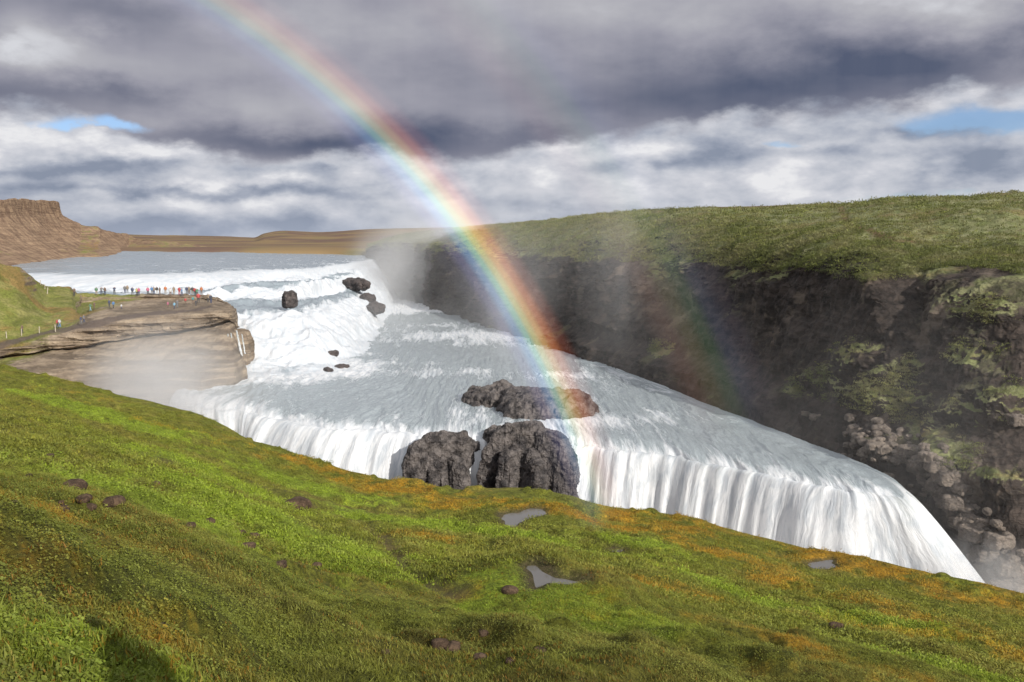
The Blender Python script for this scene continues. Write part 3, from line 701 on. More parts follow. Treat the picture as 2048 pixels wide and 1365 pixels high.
hs = np.linspace(0, 1, 12); rows = []
for h_ in hs:
    pw_ = np.interp(np.arange(len(br)), [0, 19, 21, 22, 23], [1.75, 1.7, 1.35, 1.15, 1.0]); rows.append(br+nrm*(throw*h_)[:, None]+np.stack([0*throw, 0*throw, -(.12*h_+.88*h_**pw_)*drop], -1))
fall = loft(rows, 320, basin.shape[1])
edge_z = basin[-1, :, 2]-fall[0, :, 2]; edge_xy = basin[-1, :, :2]-fall[0, :, :2]
k_ = np.exp(-np.linspace(0, 1, fall.shape[0])*7)[:, None]
fall[..., 2] += edge_z[None]*k_-.45*0; fall[..., :2] += edge_xy[None]*(.5+.5*k_[..., None])
du = np.concatenate([[0], np.cumsum(np.linalg.norm(np.diff(fall[0], axis=0), axis=-1))])
dv = np.concatenate([np.zeros((1, fall.shape[1])), np.cumsum(np.linalg.norm(np.diff(fall, axis=0), axis=-1), 0)])
uvf = np.stack([np.broadcast_to(du[None], dv.shape), dv], -1)
ramp_ = np.linspace(0, 1, fall.shape[0])[:, None]
rd = fbm(np.stack([uvf[..., 0]*.45, uvf[..., 1]*.07, 0*dv], -1), 1, 3, .5, False, 2.)*.5+fbm(np.stack([uvf[..., 0]*1.7, uvf[..., 1]*.12, 0*dv], -1), 1, 2, .5, False, 6.)*.16
pl = fbm(np.stack([uvf[..., 0]*.16+3*fbm(np.stack([uvf[..., 0]*.05, uvf[..., 1]*.03, 0*dv], -1), 1, 2)*.3, uvf[..., 1]*.05, 0*dv], -1), 1, 3, .5, False, 5.)
fall = fall+np.array([0, -.92, .38])*((rd+.1)*sstep(ramp_, .0, .35)+1.2*pl*sstep(ramp_, .05, .5))[..., None]*(.25+.75*sstep(1-np.linspace(0, 1, fall.shape[1]), 0, .14))[None, :, None]
foamf = np.broadcast_to(.50+.45*sstep(ramp_, .0, .30), dv.shape)+.25*fbm(np.stack([uvf[..., 0]*.14, uvf[..., 1]*.05, 0*dv], -1), 1, 4, .6)+.12*pl
tag(grid_mesh('waterfall', fall, m_fall, {'foam': foamf}, uvf), 'white curtain of the lower falls plunging into the gorge', kind='structure')

# (3) upper river and stepped cascade
# each row: list of (px, py, z)
Ccols = 12
R_far = [(px, 496.4) for px in (-60, 60, 180, 300, 400, 470, 530, 590, 640, 700, 740, 790)]
R_far = R_far[:9]+[(700, 497.8), (740, 501), (790, 511)]
R_mid = [(-200, 512), (-20, 512), (110, 512), (240, 511), (350, 510), (440, 510), (510, 509), (580, 508), (640, 507), (710, 506), (765, 508.5), (815, 513)]
R0 = [(-60, 549), (60, 549), (160, 550), (280, 551), (400, 548), (470, 543), (540, 541), (610, 538), (665, 532), (720, 524), (770, 516), (800, 514.5)]
R1 = [(-60, 590), (60, 589), (160, 590), (280, 588), (410, 581), (480, 571), (550, 568), (625, 562), (672, 551), (722, 540), (772, 528), (803, 527)]
z1 = [-14.2, -14.2, -14.2, -14.0, -13.9, -13.2, -13.7, -13.4, -13.0, -12.8, -12.6, -12.6]
R2 = [(300, 600), (330, 600), (360, 600), (390, 598), (425, 590), (485, 579), (560, 579), (640, 569), (690, 560), (732, 549), (776, 541), (806, 540)]
z2 = [-14.4, -14.4, -14.4, -14.4, -14.2, -13.6, -14.0, -14.0, -14.0, -14.2, -15.4, -15.4]
R3 = [(350, 612), (370, 612), (390, 612), (410, 611), (440, 604), (505, 604), (575, 605), (645, 594), (700, 580), (742, 568), (779, 556), (808, 555)]
z3 = [-15.6, -15.6, -15.6, -15.6, -15.8, -16.5, -17.0, -17.2, -16.8, -17.4, -18.2, -18.2]
R4 = [(380, 628), (395, 628), (410, 628), (440, 626), (462, 630), (520, 634), (600, 632), (660, 612), (712, 600), (750, 584), (783, 568), (810, 567)]
z4 = [-16.2, -16.2, -16.2, -16.4, -16.6, -16.8, -17.2, -17.5, -18.3, -19.2, -20.3, -20.3]
R5 = [(400, 690), (410, 690), (420, 690), (450, 690), (475, 690), (545, 690), (625, 690), (690, 662), (738, 630), (768, 602), (788, 580), (812, 578)]
z5 = [-21, -21, -21, -21, -21, -21.2, -21.4, -21.5, -21.8, -22, -22.6, -22.6]
R6 = [(410, 745), (425, 745), (440, 745), (465, 742), (490, 742), (560, 742), (645, 735), (715, 700), (758, 652), (780, 618), (794, 591), (815, 589)]
z6 = [-24.6]*5+[-24.7, -24.6, -24.6, -24.7, -24.7, -24.8, -24.8]
R7 = [(400, 800), (420, 800), (440, 800), (470, 790), (500, 788), (590, 795), (690, 790), (770, 745), (790, 680), (805, 635), (812, 602), (830, 600)]
z7 = [-26]*12
def rowz(pts, z): return [PZ(a, b, zz) for (a, b), zz in zip(pts, z if isinstance(z, list) else [z]*len(pts))]
rows = [rowz(R_far, [-6]*9+[-6.2, -7.1, -9.6]), rowz(R_mid, [-8.6]*10+[-8.9, -9.8]), rowz(R0, -10.1), rowz(R1, z1), rowz(R2, z2), rowz(R3, z3), rowz(R4, z4), rowz(R5, z5), rowz(R6, z6), rowz(R7, z7)]
for k, (a, b) in enumerate(zip(rows[:-1], rows[1:])):
    for j, (p, q) in enumerate(zip(a, b)):
        if q[1] > p[1]-.5 and j > 3: print('row order', k, j, p.round(1), q.round(1))
casc = loft(rows, 420, 620, wr=[1, 2.4, 2, 1, 2, 1.2, 3, 3, 2], wc=[.3, 1, 1.2, 1.2, 1.2, 1.3, 1.3, 1.2, 1.2, 1, .6])
rid = np.interp(np.linspace(0, 1, 420), np.concatenate([[0], np.cumsum([1, 2.4, 2, 1, 2, 1.2, 3, 3, 2])/17.6]), np.arange(10))[:, None]
dv = np.concatenate([np.zeros((1, 620)), np.cumsum(np.linalg.norm(np.diff(casc, axis=0), axis=-1), 0)])
du = np.concatenate([[0], np.cumsum(np.linalg.norm(np.diff(casc[int(420*.45)], axis=0), axis=-1))])
uvc = np.stack([np.broadcast_to(du[None], dv.shape), dv-dv[150:151]], -1)
slope0 = 1-np.abs(normals(smooth(casc, 2))[..., 2])
inr = sstep(rid, 1.7, 2.3)
casc[..., 2] += inr*(fbm(casc, .11, 3, .5, True, 2.)*1.5*sstep(rid, 2.3, 3.4)+fbm(casc, .30, 3, .5, False, 5.)*.8*sstep(rid, 2.0, 3.0))*sstep(8.6-rid, 0, 1.2)
casc[..., 2] += (1-inr)*fbm(np.stack([casc[..., 0]*.05, casc[..., 1]*.12, 0*dv], -1), 1, 4, .6, True)*.35
casc[..., 1] += inr*fbm(casc, .2, 3, .5)*1.6
sl = 1-np.abs(normals(smooth(casc, 1))[..., 2])
prof = np.interp(rid[:, 0]+0, [0, .8, 1.6, 1.9, 2.05, 2.3, 2.9, 3.05, 3.35, 3.75, 3.95, 4.1, 4.9, 5.05, 5.3, 5.7, 5.95, 6.1, 8.2, 9], [.16, .20, .28, .40, .8, 1.0, 1.0, .8, .32, .25, .6, 1, 1, .75, .22, .18, .6, 1, .8, .5])[:, None]
right = sstep(np.linspace(0, 1, 620), .74, .90)[None]*sstep(rid, 2.3, 3)
foamc = prof*(1-right)+.9*right+0*dv
foamc += .38*sstep(smooth(sl, 2), .03, .2)*inr-.14*inr*fbm(casc, .16, 4, .6, off=31.)
foamc = np.clip(foamc+.2*fbm(casc, .09, 3, .5, off=11.), 0, 1.15)
tag(grid_mesh('cascade', casc, m_casc, {'foam': foamc}, uvc), 'white stepped upper cascade below the wide upper river', kind='structure')

# ------------------------------------------------------------------ rocks
def rock_mesh(name, radii, seed, sub=5, power=2.6, rough=.3, freq=1.0, flat=0.):
    """craggy displaced superellipsoid; the triangles are baked in place"""
    bm = bmesh.new(); bmesh.ops.create_icosphere(bm, subdivisions=sub, radius=1)
    co = np.array([v.co[:] for v in bm.verts]); n = co.copy()
    k = (np.abs(co)**power).sum(1)**(-1/power); co = co*k[:, None]
    r = np.array(radii)
    p = co*r; m = min(r)
    q = p*freq/m*np.array([1, 1, .55])
    d = fbm(q, 1.1, 5, .55, True, seed*7.7)*rough*m+fbm(q, .45, 3, .5, False, seed*3.1)*rough*1.1*m
    # faceting: snap part of the relief to steps
    d2 = np.round(fbm(q, .8, 2, .5, False, seed*5.3)*4)/4*rough*m*.7
    p = p+n*(d+d2)[:, None]
    if flat: p[:, 2] = np.where(p[:, 2] > r[2]*flat, r[2]*flat+(p[:, 2]-r[2]*flat)*.3, p[:, 2])
    for v, c_ in zip(bm.verts, p): v.co = c_
    me = bpy.data.meshes.new(name); bm.to_mesh(me); bm.free()
    return me
def rock(name, loc, radii, seed, material, label, cat='rock', group=None, rz=0., sub=5, smooth_=False, **kw):
    me = rock_mesh(name, radii, seed, sub, **kw); o = obj(name, me, material)
    o.location = loc; o.rotation_euler = (0, 0, rz)
    me.polygons.foreach_set('use_smooth', np.full(len(me.polygons), smooth_)); 
    return tag(o, label, cat, group)
def at(px, py, z): return tuple(PZ(px, py, z))
def crag(name, loc, radii, seed, label, rz=0., lobes=7, rough=.34, sub=4, mt=None):
    """one rock mass: overlapping craggy lobes fused by a voxel remesh"""
    r_ = np.random.default_rng(seed); bm = bmesh.new(); rx, ry, rz_ = radii
    for k in range(lobes):
        f = r_.uniform(.58, .82) if k else 1.0
        me = rock_mesh('lobe', (rx*f*r_.uniform(.8, 1.1), ry*f*r_.uniform(.8, 1.1), rz_*(f*r_.uniform(.8, 1.15) if k else .85)), seed+k, sub, 3.6, rough, 1.6)
        a = r_.uniform(0, 6.28); d = 0 if k == 0 else r_.uniform(.15, .42)
        me.transform(__import__('mathutils').Matrix.Translation((math.cos(a)*d*rx, math.sin(a)*d*ry, r_.uniform(-.22, .06)*rz_ if k else 0)) @ __import__('mathutils').Matrix.Rotation(r_.uniform(0, 6.28) if rx/ry < 1.4 else r_.uniform(-.1, .1), 4, 'Z'))
        bm.from_mesh(me); bpy.data.meshes.remove(me)
    me = bpy.data.meshes.new(name); bm.to_mesh(me); bm.free()
    o = obj(name, me, mt or m_isle); md_ = o.modifiers.new('fuse', 'REMESH'); md_.mode = 'VOXEL'; md_.voxel_size = min(radii[:2])/26
    dg = bpy.context.evaluated_depsgraph_get(); ev = bpy.data.meshes.new_from_object(o.evaluated_get(dg)); o.modifiers.clear(); o.data = ev
    n = len(ev.vertices); co = np.zeros(n*3, np.float32); ev.vertices.foreach_get('co', co); co = co.reshape(-1, 3).astype(float)
    nn = np.zeros(n*3, np.float32); ev.vertices.foreach_get('normal', nn); nn = nn.reshape(-1, 3)
    co += nn*(fbm(co*np.array([1, 1, .32]), .5, 4, .62, True, seed*1.3)*.50+fbm(co, 1.6, 3, .6, True, seed*3.3)*.22+np.round(fbm(co*np.array([1, 1, .8]), .7, 2, .5, False, seed*2.3)*5)/5*.45)[:, None]*min(1, min(radii)/1.9)
    ev.vertices.foreach_set('co', co.reshape(-1).astype(np.float32)); ev.update()
    if not ev.materials: ev.materials.append(mt or m_isle)
    o.location = loc; o.rotation_euler = (0, 0, rz)
    return tag(o, label, 'rock')
crag('rock_island', tuple(PD(993, 806, 143)), (4.6, 4.6, 2.2), 3, 'low craggy grey rock island above the lower falls, left of the broad one', .2, 6)
crag('rock_island', tuple(PD(1092, 822, 136)), (6.0, 5.6, 2.7), 5, 'broad craggy grey rock island above the lip of the falls, under the rainbow', -.2, 8)
crag('rock_bluff', (PZ(897, 850, -25)[0], 119.3, -35.2), (1.25, 5.0, 12.0), 8, 'dark wet rock bluff with thin water threads between the curtains of the lower falls', .05, 8, .3)
crag('rock_bluff', (PZ(1052, 850, -25)[0], 118.5, -35.0), (1.55, 6.8, 12.8), 12, 'tall dark rock pillar standing in the lower falls below the rock islands', -.1, 9, .3)
crag('rock', tuple(PD(578, 600, 209)), (1.1, 1.6, 1.9), 21, 'upright dark rock splitting the white water in the middle of the cascade', 0, 4, .3, 3, m_wet)
crag('rock', tuple(PD(712, 569, 300)), (9.0, 2.2, 1.6), 25, 'long dark rock near the top of the cascade beside the far fall', -1.0, 7, .34, 3, m_wet)
crag('rock', tuple(PD(736, 597, 288)), (4.0, 1.6, 1.2), 23, 'dark rock half under the white water below the long rock', -1.1, 6, .34, 3, m_wet)
crag('rock', tuple(PD(752, 617, 270)), (4.0, 1.8, 1.3), 24, 'dark wet rock at the right foot of the cascade', -1.1, 5, .34, 3, m_wet)
crag('rock', tuple(PD(602, 736, 184)), (3.0, 1.8, .9), 26, 'low flat rock awash at the foot of the big white drop', -.6, 5, .3, 3, m_wet)
for i, (a, b, s_, lb) in enumerate([(664, 706, 1., 'small rock awash left of the rapids foot'),
                                    (684, 736, 1.3, 'small wet rock poking out at the foot of the rapids'), (655, 741, .9, 'tiny rock in the foam beside the small wet rock')]):
    # found on the cascade surface
    q = casc.reshape(-1, 3); pj = 1024+1900*q[:, 0]/(q[:, 1]*math.cos(PITCH)-q[:, 2]*math.sin(PITCH)); pk = 682.5-1900*(q[:, 2]*math.cos(PITCH)+q[:, 1]*math.sin(PITCH))/(q[:, 1]*math.cos(PITCH)-q[:, 2]*math.sin(PITCH))
    k = np.argmin((pj-a)**2+(pk-b)**2); rock('rock', tuple(q[k]-np.array([0, 0, .1*s_])), (s_*1.2, s_, s_*.55), 30+i, m_wet, lb, rz=i, sub=3, rough=.5)
# shoulder with trickles at the foot of the spur
rock('rock_shoulder', tuple(PD(478, 712, 178)), (2.6, 3.4, 4.6), 41, m_spur, 'brown rock shoulder at the foot of the spur with small trickles over it', rz=.2, sub=5, power=3.4, rough=.28)
def strand(px0, py0, px1, py1, d, wd, seed):
    n = 24; m = 7; g = np.zeros((n, m, 3)); r_ = np.random.default_rng(seed)
    for i in range(n):
        f = i/(n-1); c0 = PD(px0+(px1-px0)*f, py0+(py1-py0)*f, d-1.2*f**.5)
        for j in range(m):
            g[i, j] = c0+np.array([(j/(m-1)-.5)*wd*(.6+.5*f), -.25*math.sin(math.pi*j/(m-1))+.1*r_.normal(), 0])
    uv = np.zeros((n, m, 2)); uv[..., 0] = np.linspace(0, wd, m)[None]; uv[..., 1] = np.linspace(0, 6, n)[:, None]
    return grid_mesh('side_waterfall', g, m_fall, {'foam': np.full((n, m), .30)}, uv)
TW = [(456, 668, 459, 700, .45, 'thin white trickle on the rock shoulder, farthest left'), (462, 666, 468, 703, .4, 'thin white trickle left of the wider one on the rock shoulder'), (473, 661, 483, 712, .8, 'widest white trickle on the rock shoulder'), (484, 668, 490, 708, .4, 'thin white trickle beside the cascade, farthest right')]
for k, (a, b, c_, d_, w__, lb) in enumerate(TW): tag(strand(a, b, c_, d_, 173.5, w__*.6, k), lb, kind='structure')

def project(q):
    dd = q[..., 1]*math.cos(PITCH)-q[..., 2]*math.sin(PITCH)
    return 1024+1900*q[..., 0]/dd, 682.5-1900*(q[..., 2]*math.cos(PITCH)+q[..., 1]*math.sin(PITCH))/dd, dd
wq = wall_grid.reshape(-1, 3); wpx, wpy, wdd = project(wq)
def on_wall(px, py, rad=9):
    k = np.where((np.abs(wpx-px) < rad) & (np.abs(wpy-py) < rad))[0]
    if len(k) == 0: k = np.array([np.argmin((wpx-px)**2+(wpy-py)**2)])
    return wq[k[np.argmin(wdd[k])]]
BL = [(1745, 885, 20, 'pale'), (1775, 890, 26, 'tan'), (1812, 893, 34, 'tan'), (1850, 905, 30, 'brown'), (1830, 925, 30, 'tan'), (1866, 935, 34, 'brown'), (1890, 955, 46, 'tan'), (1868, 975, 30, 'pale'),
      (1905, 1010, 40, 'brown'), (1925, 1035, 36, 'grey'), (1950, 1060, 50, 'grey'), (1990, 1085, 46, 'grey'), (1975, 1110, 54, 'grey'), (2015, 1130, 44, 'grey'), (2010, 1168, 50, 'grey'), (1605, 833, 14, 'pale'), (1625, 826, 18, 'pale'), (1695, 828, 18, 'pale'), (1702, 850, 22, 'brown'),
      (1795, 905, 22, 'brown'), (1842, 885, 20, 'pale'), (1880, 915, 24, 'brown'), (1920, 985, 30, 'brown'), (2040, 830, 34, 'grey')]
WH = ['upper left of the pale rubble on the wall foot', 'second from the left in the pale rubble', 'flat one in the middle of the pale rubble', 'behind the rubble heap, right of its middle', 'in the heap, closest to the water', 'at the right end of the rubble heap', 'largest of the rubble, where the heap turns downhill',
      'between the big tan boulder and the water', 'half way down the right side of the falls', 'just below the middle of the right side of the falls', 'big block against the wall, level with the falls halfway down', 'topmost of the stacked blocks in the lower right', 'widest of the stacked blocks in the lower right', 'at the right edge of the stacked blocks', 'lowest of the stacked blocks, near the grass rim',
      'small one alone at the water line below the dark wall', 'right neighbour of the lone small one at the water line', 'on the wall foot under the green ledges', 'lower of the pair under the green ledges', 'low in the rubble at the river edge', 'highest of the pale rubble', 'behind the turn of the rubble heap', 'wedged below the big tan boulder', 'high up the wall at the right edge of the photo']
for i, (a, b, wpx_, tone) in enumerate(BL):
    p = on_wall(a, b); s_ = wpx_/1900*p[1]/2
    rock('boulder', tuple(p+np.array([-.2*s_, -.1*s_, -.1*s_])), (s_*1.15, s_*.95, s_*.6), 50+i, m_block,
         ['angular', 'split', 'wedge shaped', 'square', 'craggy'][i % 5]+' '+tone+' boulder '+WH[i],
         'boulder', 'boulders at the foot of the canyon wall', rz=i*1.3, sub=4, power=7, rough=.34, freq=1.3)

# small rubble between the boulders: nobody could count it
bm = bmesh.new(); r_ = np.random.default_rng(77)
lib = [rock_mesh('lib', (1, .85, .6), 300+k, 2, 6, .35, 1.2) for k in range(6)]
for k in range(420):
    f = r_.random(); a = np.interp(f, [0, .3, .6, 1], [1690, 1840, 1900, 2040])+r_.normal()*16; b = np.interp(f, [0, .3, .6, 1], [872, 915, 1000, 1160])+r_.normal()*20
    p = on_wall(a, b, 6)
    if project(p)[1] < b-40: continue
    s_ = r_.uniform(.18, .62); M = __import__('mathutils').Matrix
    tmp = lib[k % 6].copy(); tmp.transform(M.Translation(Vector(p)) @ M.Rotation(r_.uniform(0, 6.28), 4, 'Z') @ M.Rotation(r_.uniform(-.5, .5), 4, 'X') @ M.Scale(s_, 4)); bm.from_mesh(tmp); bpy.data.meshes.remove(tmp)
me = bpy.data.meshes.new('rubble'); bm.to_mesh(me); bm.free()
tag(obj('rubble', me, m_block), 'broken rubble lying between the boulders at the wall foot', kind='stuff')

# ------------------------------------------------------------------ stones in the near grass
def ground_pt(px, py): return on_ground(px, py, lambda x, y: FG(x, y)[0])
ST = [(99, 913, 15, 'small pinkish stone high on the left slope'), (58, 953, 12, 'tiny stone at the left edge of the slope'), (150, 980, 42, 'long flat grey slab level with the turf on the left'),
      (32, 1006, 14, 'small brown stone nearest the left edge of the photo'), (126, 1006, 14, 'small brown stone above the darkest stone'), (169, 1001, 26, 'brownish stone just behind the dark round stone'), (124, 1024, 28, 'dark round stone, leftmost of the cluster'),
      (178, 1017, 22, 'dark stone in the middle of the cluster'), (228, 1009, 36, 'largest reddish brown boulder of the cluster on the left slope'), (312, 970, 17, 'mossy brown stone just above the trail'),
      (596, 1017, 44, 'mossy rust coloured boulder beside the trail'), (419, 1044, 20, 'low grey stone left of the small mounds'), (380, 1053, 20, 'low mossy stone, leftmost of the mounds'), (480, 1069, 22, 'dark stone with a shadowed left side'), (506, 1075, 22, 'rust stone right of the dark one'),
      (497, 1096, 24, 'reddish stone below the dark one'), (562, 1133, 24, 'red brown stone left of the narrow gully'), (634, 1132, 18, 'small brown stone in the narrow gully'), (324, 1258, 24, 'dark stone low in the grass at the left'), (164, 1080, 16, 'little red brown stone below the cluster'),
      (1080, 1306, 24, 'black stone in the low heath, right of the others'), (960, 1319, 24, 'black stone in the low heath near the bottom edge'), (1022, 1324, 20, 'small black stone between two others near the bottom'), (968, 1268, 22, 'dark stone above the black ones'),
      (1019, 1186, 28, 'mossy brown hump left of the wedge shaped puddle'), (880, 1292, 30, 'dark heathy rock left of the black stones'), (905, 1300, 34, 'rust covered rock in the low heath'), (770, 1308, 22, 'black stone left of the rust covered rock'), (1672, 1256, 24, 'grey stone far to the right in the rust coloured grass')]
for i, (a, b, wd, lb) in enumerate(ST):
    p = ground_pt(a, b); s_ = wd/1900*p[1]/2; 
    rock('stone', (p[0], p[1], p[2]+s_*(.30 if wd > 23 else .12)), (s_*1.2, s_*1.0, s_*.62), 90+i, m_stone, lb, 'stone', 'stones lying in the near grass', rz=i*.9, sub=3, smooth_=True, power=2.6, rough=.22)

# ------------------------------------------------------------------ vegetation (uncountable): tufts instanced on points
def tuft_mesh(name, n, h, wd, lean, spread, seed, material, leaf=False):
    r_ = np.random.default_rng(seed); V = []; Fc = []
    for _ in range(n):
        a = r_.uniform(0, 2*math.pi); ba = r_.uniform(0, 2*math.pi); br_ = spread*math.sqrt(r_.random()); b0 = np.array([br_*math.cos(ba), br_*math.sin(ba), 0])
        if leaf:
            hh = h*r_.uniform(.4, 1.); c0 = b0+np.array([0, 0, hh]); w_ = wd*r_.uniform(.6, 1.2)
            u = np.array([math.cos(a), math.sin(a), r_.normal()*.35]); v = np.array([-math.sin(a), math.cos(a), r_.normal()*.35]); k = len(V)
            V += [c0-u*w_, c0+v*w_*.7+np.array([0, 0, .15*w_]), c0+u*w_, c0-v*w_*.7+np.array([0, 0, .15*w_])]; Fc += [(k, k+1, k+2), (k, k+2, k+3)]
        else:
            hh = h*r_.uniform(.5, 1.1); L = lean*r_.uniform(.2, 1.2)*hh; d_ = np.array([math.cos(a), math.sin(a), 0]); s__ = np.array([-math.sin(a), math.cos(a), 0])*wd*.5; k = len(V)
            V += [b0-s__, b0+s__, b0+d_*L*.45+np.array([0, 0, hh*.65])+s__*.7, b0+d_*L*.45+np.array([0, 0, hh*.65])-s__*.7, b0+d_*L+np.array([0, 0, hh])]
            Fc += [(k, k+1, k+2, k+3), (k+3, k+2, k+4)]
    me = bpy.data.meshes.new(name); me.from_pydata([tuple(v) for v in V], [], Fc); me.materials.append(material); me.update(); return me
def scatter(name, pts, scl, src_mesh, label, tilt=.25):
    """point cloud mesh + geometry nodes: one tuft per point"""
    n = len(pts); me = bpy.data.meshes.new(name); me.vertices.add(n); me.vertices.foreach_set('co', np.asarray(pts, np.float32).reshape(-1))
    a = me.attributes.new('sc', 'FLOAT', 'POINT'); a.data.foreach_set('value', np.asarray(scl, np.float32))
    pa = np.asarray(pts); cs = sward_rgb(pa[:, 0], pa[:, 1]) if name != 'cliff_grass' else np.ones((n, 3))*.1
    a = me.attributes.new('sward', 'FLOAT_VECTOR', 'POINT'); a.data.foreach_set('vector', cs.astype(np.float32).reshape(-1))
    rot = np.stack([rng.normal(0, tilt, n), rng.normal(0, tilt, n), rng.uniform(0, 6.28, n)], -1)
    a = me.attributes.new('rt', 'FLOAT_VECTOR', 'POINT'); a.data.foreach_set('vector', rot.astype(np.float32).reshape(-1))
    src = bpy.data.objects.new(name+'_tuft', src_mesh)
    o = bpy.data.objects.new(name, me); COL.objects.link(o)
    ng = bpy.data.node_groups.new(name, 'GeometryNodeTree'); ng.interface.new_socket('Geometry', in_out='INPUT', socket_type='NodeSocketGeometry'); ng.interface.new_socket('Geometry', in_out='OUTPUT', socket_type='NodeSocketGeometry')
    N = ng.nodes; gi = N.new('NodeGroupInput'); go = N.new('NodeGroupOutput'); ip = N.new('GeometryNodeInstanceOnPoints'); oi = N.new('GeometryNodeObjectInfo'); oi.inputs[0].default_value = src
    try: oi.inputs['As Instance'].default_value = True
    except Exception: pass
    na = N.new('GeometryNodeInputNamedAttribute'); na.data_type = 'FLOAT'; na.inputs[0].default_value = 'sc'
    nb = N.new('GeometryNodeInputNamedAttribute'); nb.data_type = 'FLOAT_VECTOR'; nb.inputs[0].default_value = 'rt'
    L = ng.links; L.new(gi.outputs[0], ip.inputs['Points']); L.new(oi.outputs['Geometry'], ip.inputs['Instance'])
    L.new(na.outputs['Attribute'], ip.inputs['Scale']); L.new(nb.outputs['Attribute'], ip.inputs['Rotation']); L.new(ip.outputs[0], go.inputs[0])
    md_ = o.modifiers.new('scatter', 'NODES'); md_.node_group = ng
    return tag(o, label, kind='stuff')
def wedge(n, r0, r1, pw=1.0, a0=-.54, a1=.56):
    a = rng.uniform(a0, a1, n); u = rng.random(n); r = (r0**pw+u*(r1**pw-r0**pw))**(1/pw)
    x, y = r*np.sin(a), r*np.cos(a); re = np.interp(a, _fa, _fr); k = r < re*.999
    x, y, r = x[k], y[k], r[k]; z, tr = FG(x, y)
    keep = rng.random(len(x)) > tr*.9
    for zp, poly in pud_w: keep &= poly_sd(x, y, poly) > .05+.25*rng.random(len(x))
    return np.stack([x, y, z-.01], -1)[keep], r[keep]
m_t1 = tuft_mesh('grass_tuft', 14, .052, .008, 1.1, .09, 1, m_blade)
m_t2 = tuft_mesh('herb_tuft', 16, .040, .0125, 0, .12, 2, m_leaf, True)
m_t3 = tuft_mesh('rust_tuft', 9, .042, .011, 1.1, .08, 3, m_rust)
m_t4 = tuft_mesh('tussock', 22, .095, .035, 1.2, .30, 4, m_blade)
m_t5 = tuft_mesh('herb_clump', 20, .07, .045, 0, .34, 5, m_leaf, True)
m_t6 = tuft_mesh('wall_tussock', 20, .22, .10, 1.2, .8, 6, m_far)
def pn(p, s, o_): return fbm(np.stack([p[:, 0], p[:, 1], 0*p[:, 0]], -1), s, 4, .55, off=o_)
p, r = wedge(60000, 4.5, 32, 1.1); k = pn(p, .25, 3.) > -.25; scatter('grass', p[k], rng.uniform(.6, 1.3, k.sum()), m_t1, 'short grass blades covering the near slope')
p, r = wedge(80000, 4.5, 34, 1.1); k = pn(p, .18, 8.) > -.08; scatter('herb_leaves', p[k], rng.uniform(.6, 1.3, k.sum()), m_t2, 'small bright herb leaves in patches on the near slope')
p, r = wedge(26000, 4.5, 36, 1.1); k = pn(p, .3, 15.)+.25*rng.normal(size=len(p)) > .12; scatter('rust_sprigs', p[k], rng.uniform(.6, 1.3, k.sum()), m_t3, 'rust coloured sprigs among the grass')
p, r = wedge(70000, 24, 128, 1.1, -.6); k = pn(p, .1, 3.) > -.35; scatter('tussocks', p[k], rng.uniform(.5, 1.1, k.sum()), m_t4, 'grass tussocks on the farther slope up to the gorge rim')
p, r = wedge(45000, 24, 120, 1.1, -.6); k = pn(p, .09, 8.) > .02; scatter('herb_clumps', p[k], rng.uniform(.5, 1.0, k.sum()), m_t5, 'bright leafy clumps on the farther slope')
# growth on the ledges and plateau of the far wall
wn = np.abs(normals(wall_grid).reshape(-1, 3)[:, 2])
vis = (wpx > 700) & (wpx < 2150) & (wpy > 380) & (wpy < 1200) & (wq[:, 2] > -24)
gm_ = fbm(wq, .07, 3, .5, off=2.)
can = vis & (((wq[:, 2] > -4.5+3*gm_) & (wn > .4)) | ((green.reshape(-1) > .3) & (fbm(wq, .4, 3, .6, off=3.) > .12)))
ids = np.where(can)[0]; wts = 1/np.maximum(wdd[ids], 60)**0; pick = rng.choice(ids, min(len(ids), 34000), replace=True)
pp = wq[pick]+rng.normal(0, .5, (len(pick), 3))*np.array([1, 1, .15]); scatter('cliff_grass', pp, rng.uniform(.4, 1.2, len(pp))*np.clip(pp[:, 1]/150, .6, 1.6), m_t6, 'shaggy grass on the ledges and plateau of the canyon wall')

# ------------------------------------------------------------------ posts along the footpath
m_post, t = mat('post_wood'); setb(t, (.44, .39, .31), .8)
POSTS = [(12.9, 674, 10.5, 165, 'pale wooden path post, the one nearest the left edge of the photo'), (43.2, 669, 11, 169, 'pale wooden path post in front of the lone walker'), (78.8, 664, 10.5, 171, 'pale wooden path post midway between the lone walker and the red coat'),
         (110.7, 661, 12, 173, 'pale wooden path post beside the walker in the red coat'), (80.6, 566, 6, 203, 'short post at the top of the green knoll against the white water'), (89.8, 575, 6.5, 205, 'small upright post on the knoll crest, left of the leaning one'), (95.2, 586, 10.5, 200, 'leaning pale post on the green knoll')]
def ray_grid(grid, px, py):
    q = grid.reshape(-1, 3); a, b, d = project(q); w_ = (a-px)**2+(b-py)**2; k = np.where(w_ < max(w_.min()*3, 9))[0]; return q[k[np.argmin(d[k])]]
def set_on(grid, px, py):
    """point of the surface where the viewing ray through px, py first meets it"""
    p = ray_grid(grid, px, py); r = ray(px, py); return r*(p[1]/r[1])
for i, (a, b, hp, d, lb) in enumerate(POSTS):
    p = set_on(spur, a, b); h = hp/1900*p[1]; wd = .06*h+.04
    bm = bmesh.new(); bmesh.ops.create_cone(bm, segments=8, radius1=wd, radius2=wd*.85, depth=h+.4, cap_ends=True)
    me = bpy.data.meshes.new('path_post'); bm.to_mesh(me); bm.free(); o = obj('path_post', me, m_post)
    o.location = (p[0], p[1], p[2]+h/2-.2); o.rotation_euler = (0, .12 if i == 6 else .03*(i % 3-1), 0); tag(o, lb, 'post', 'posts along the footpath')

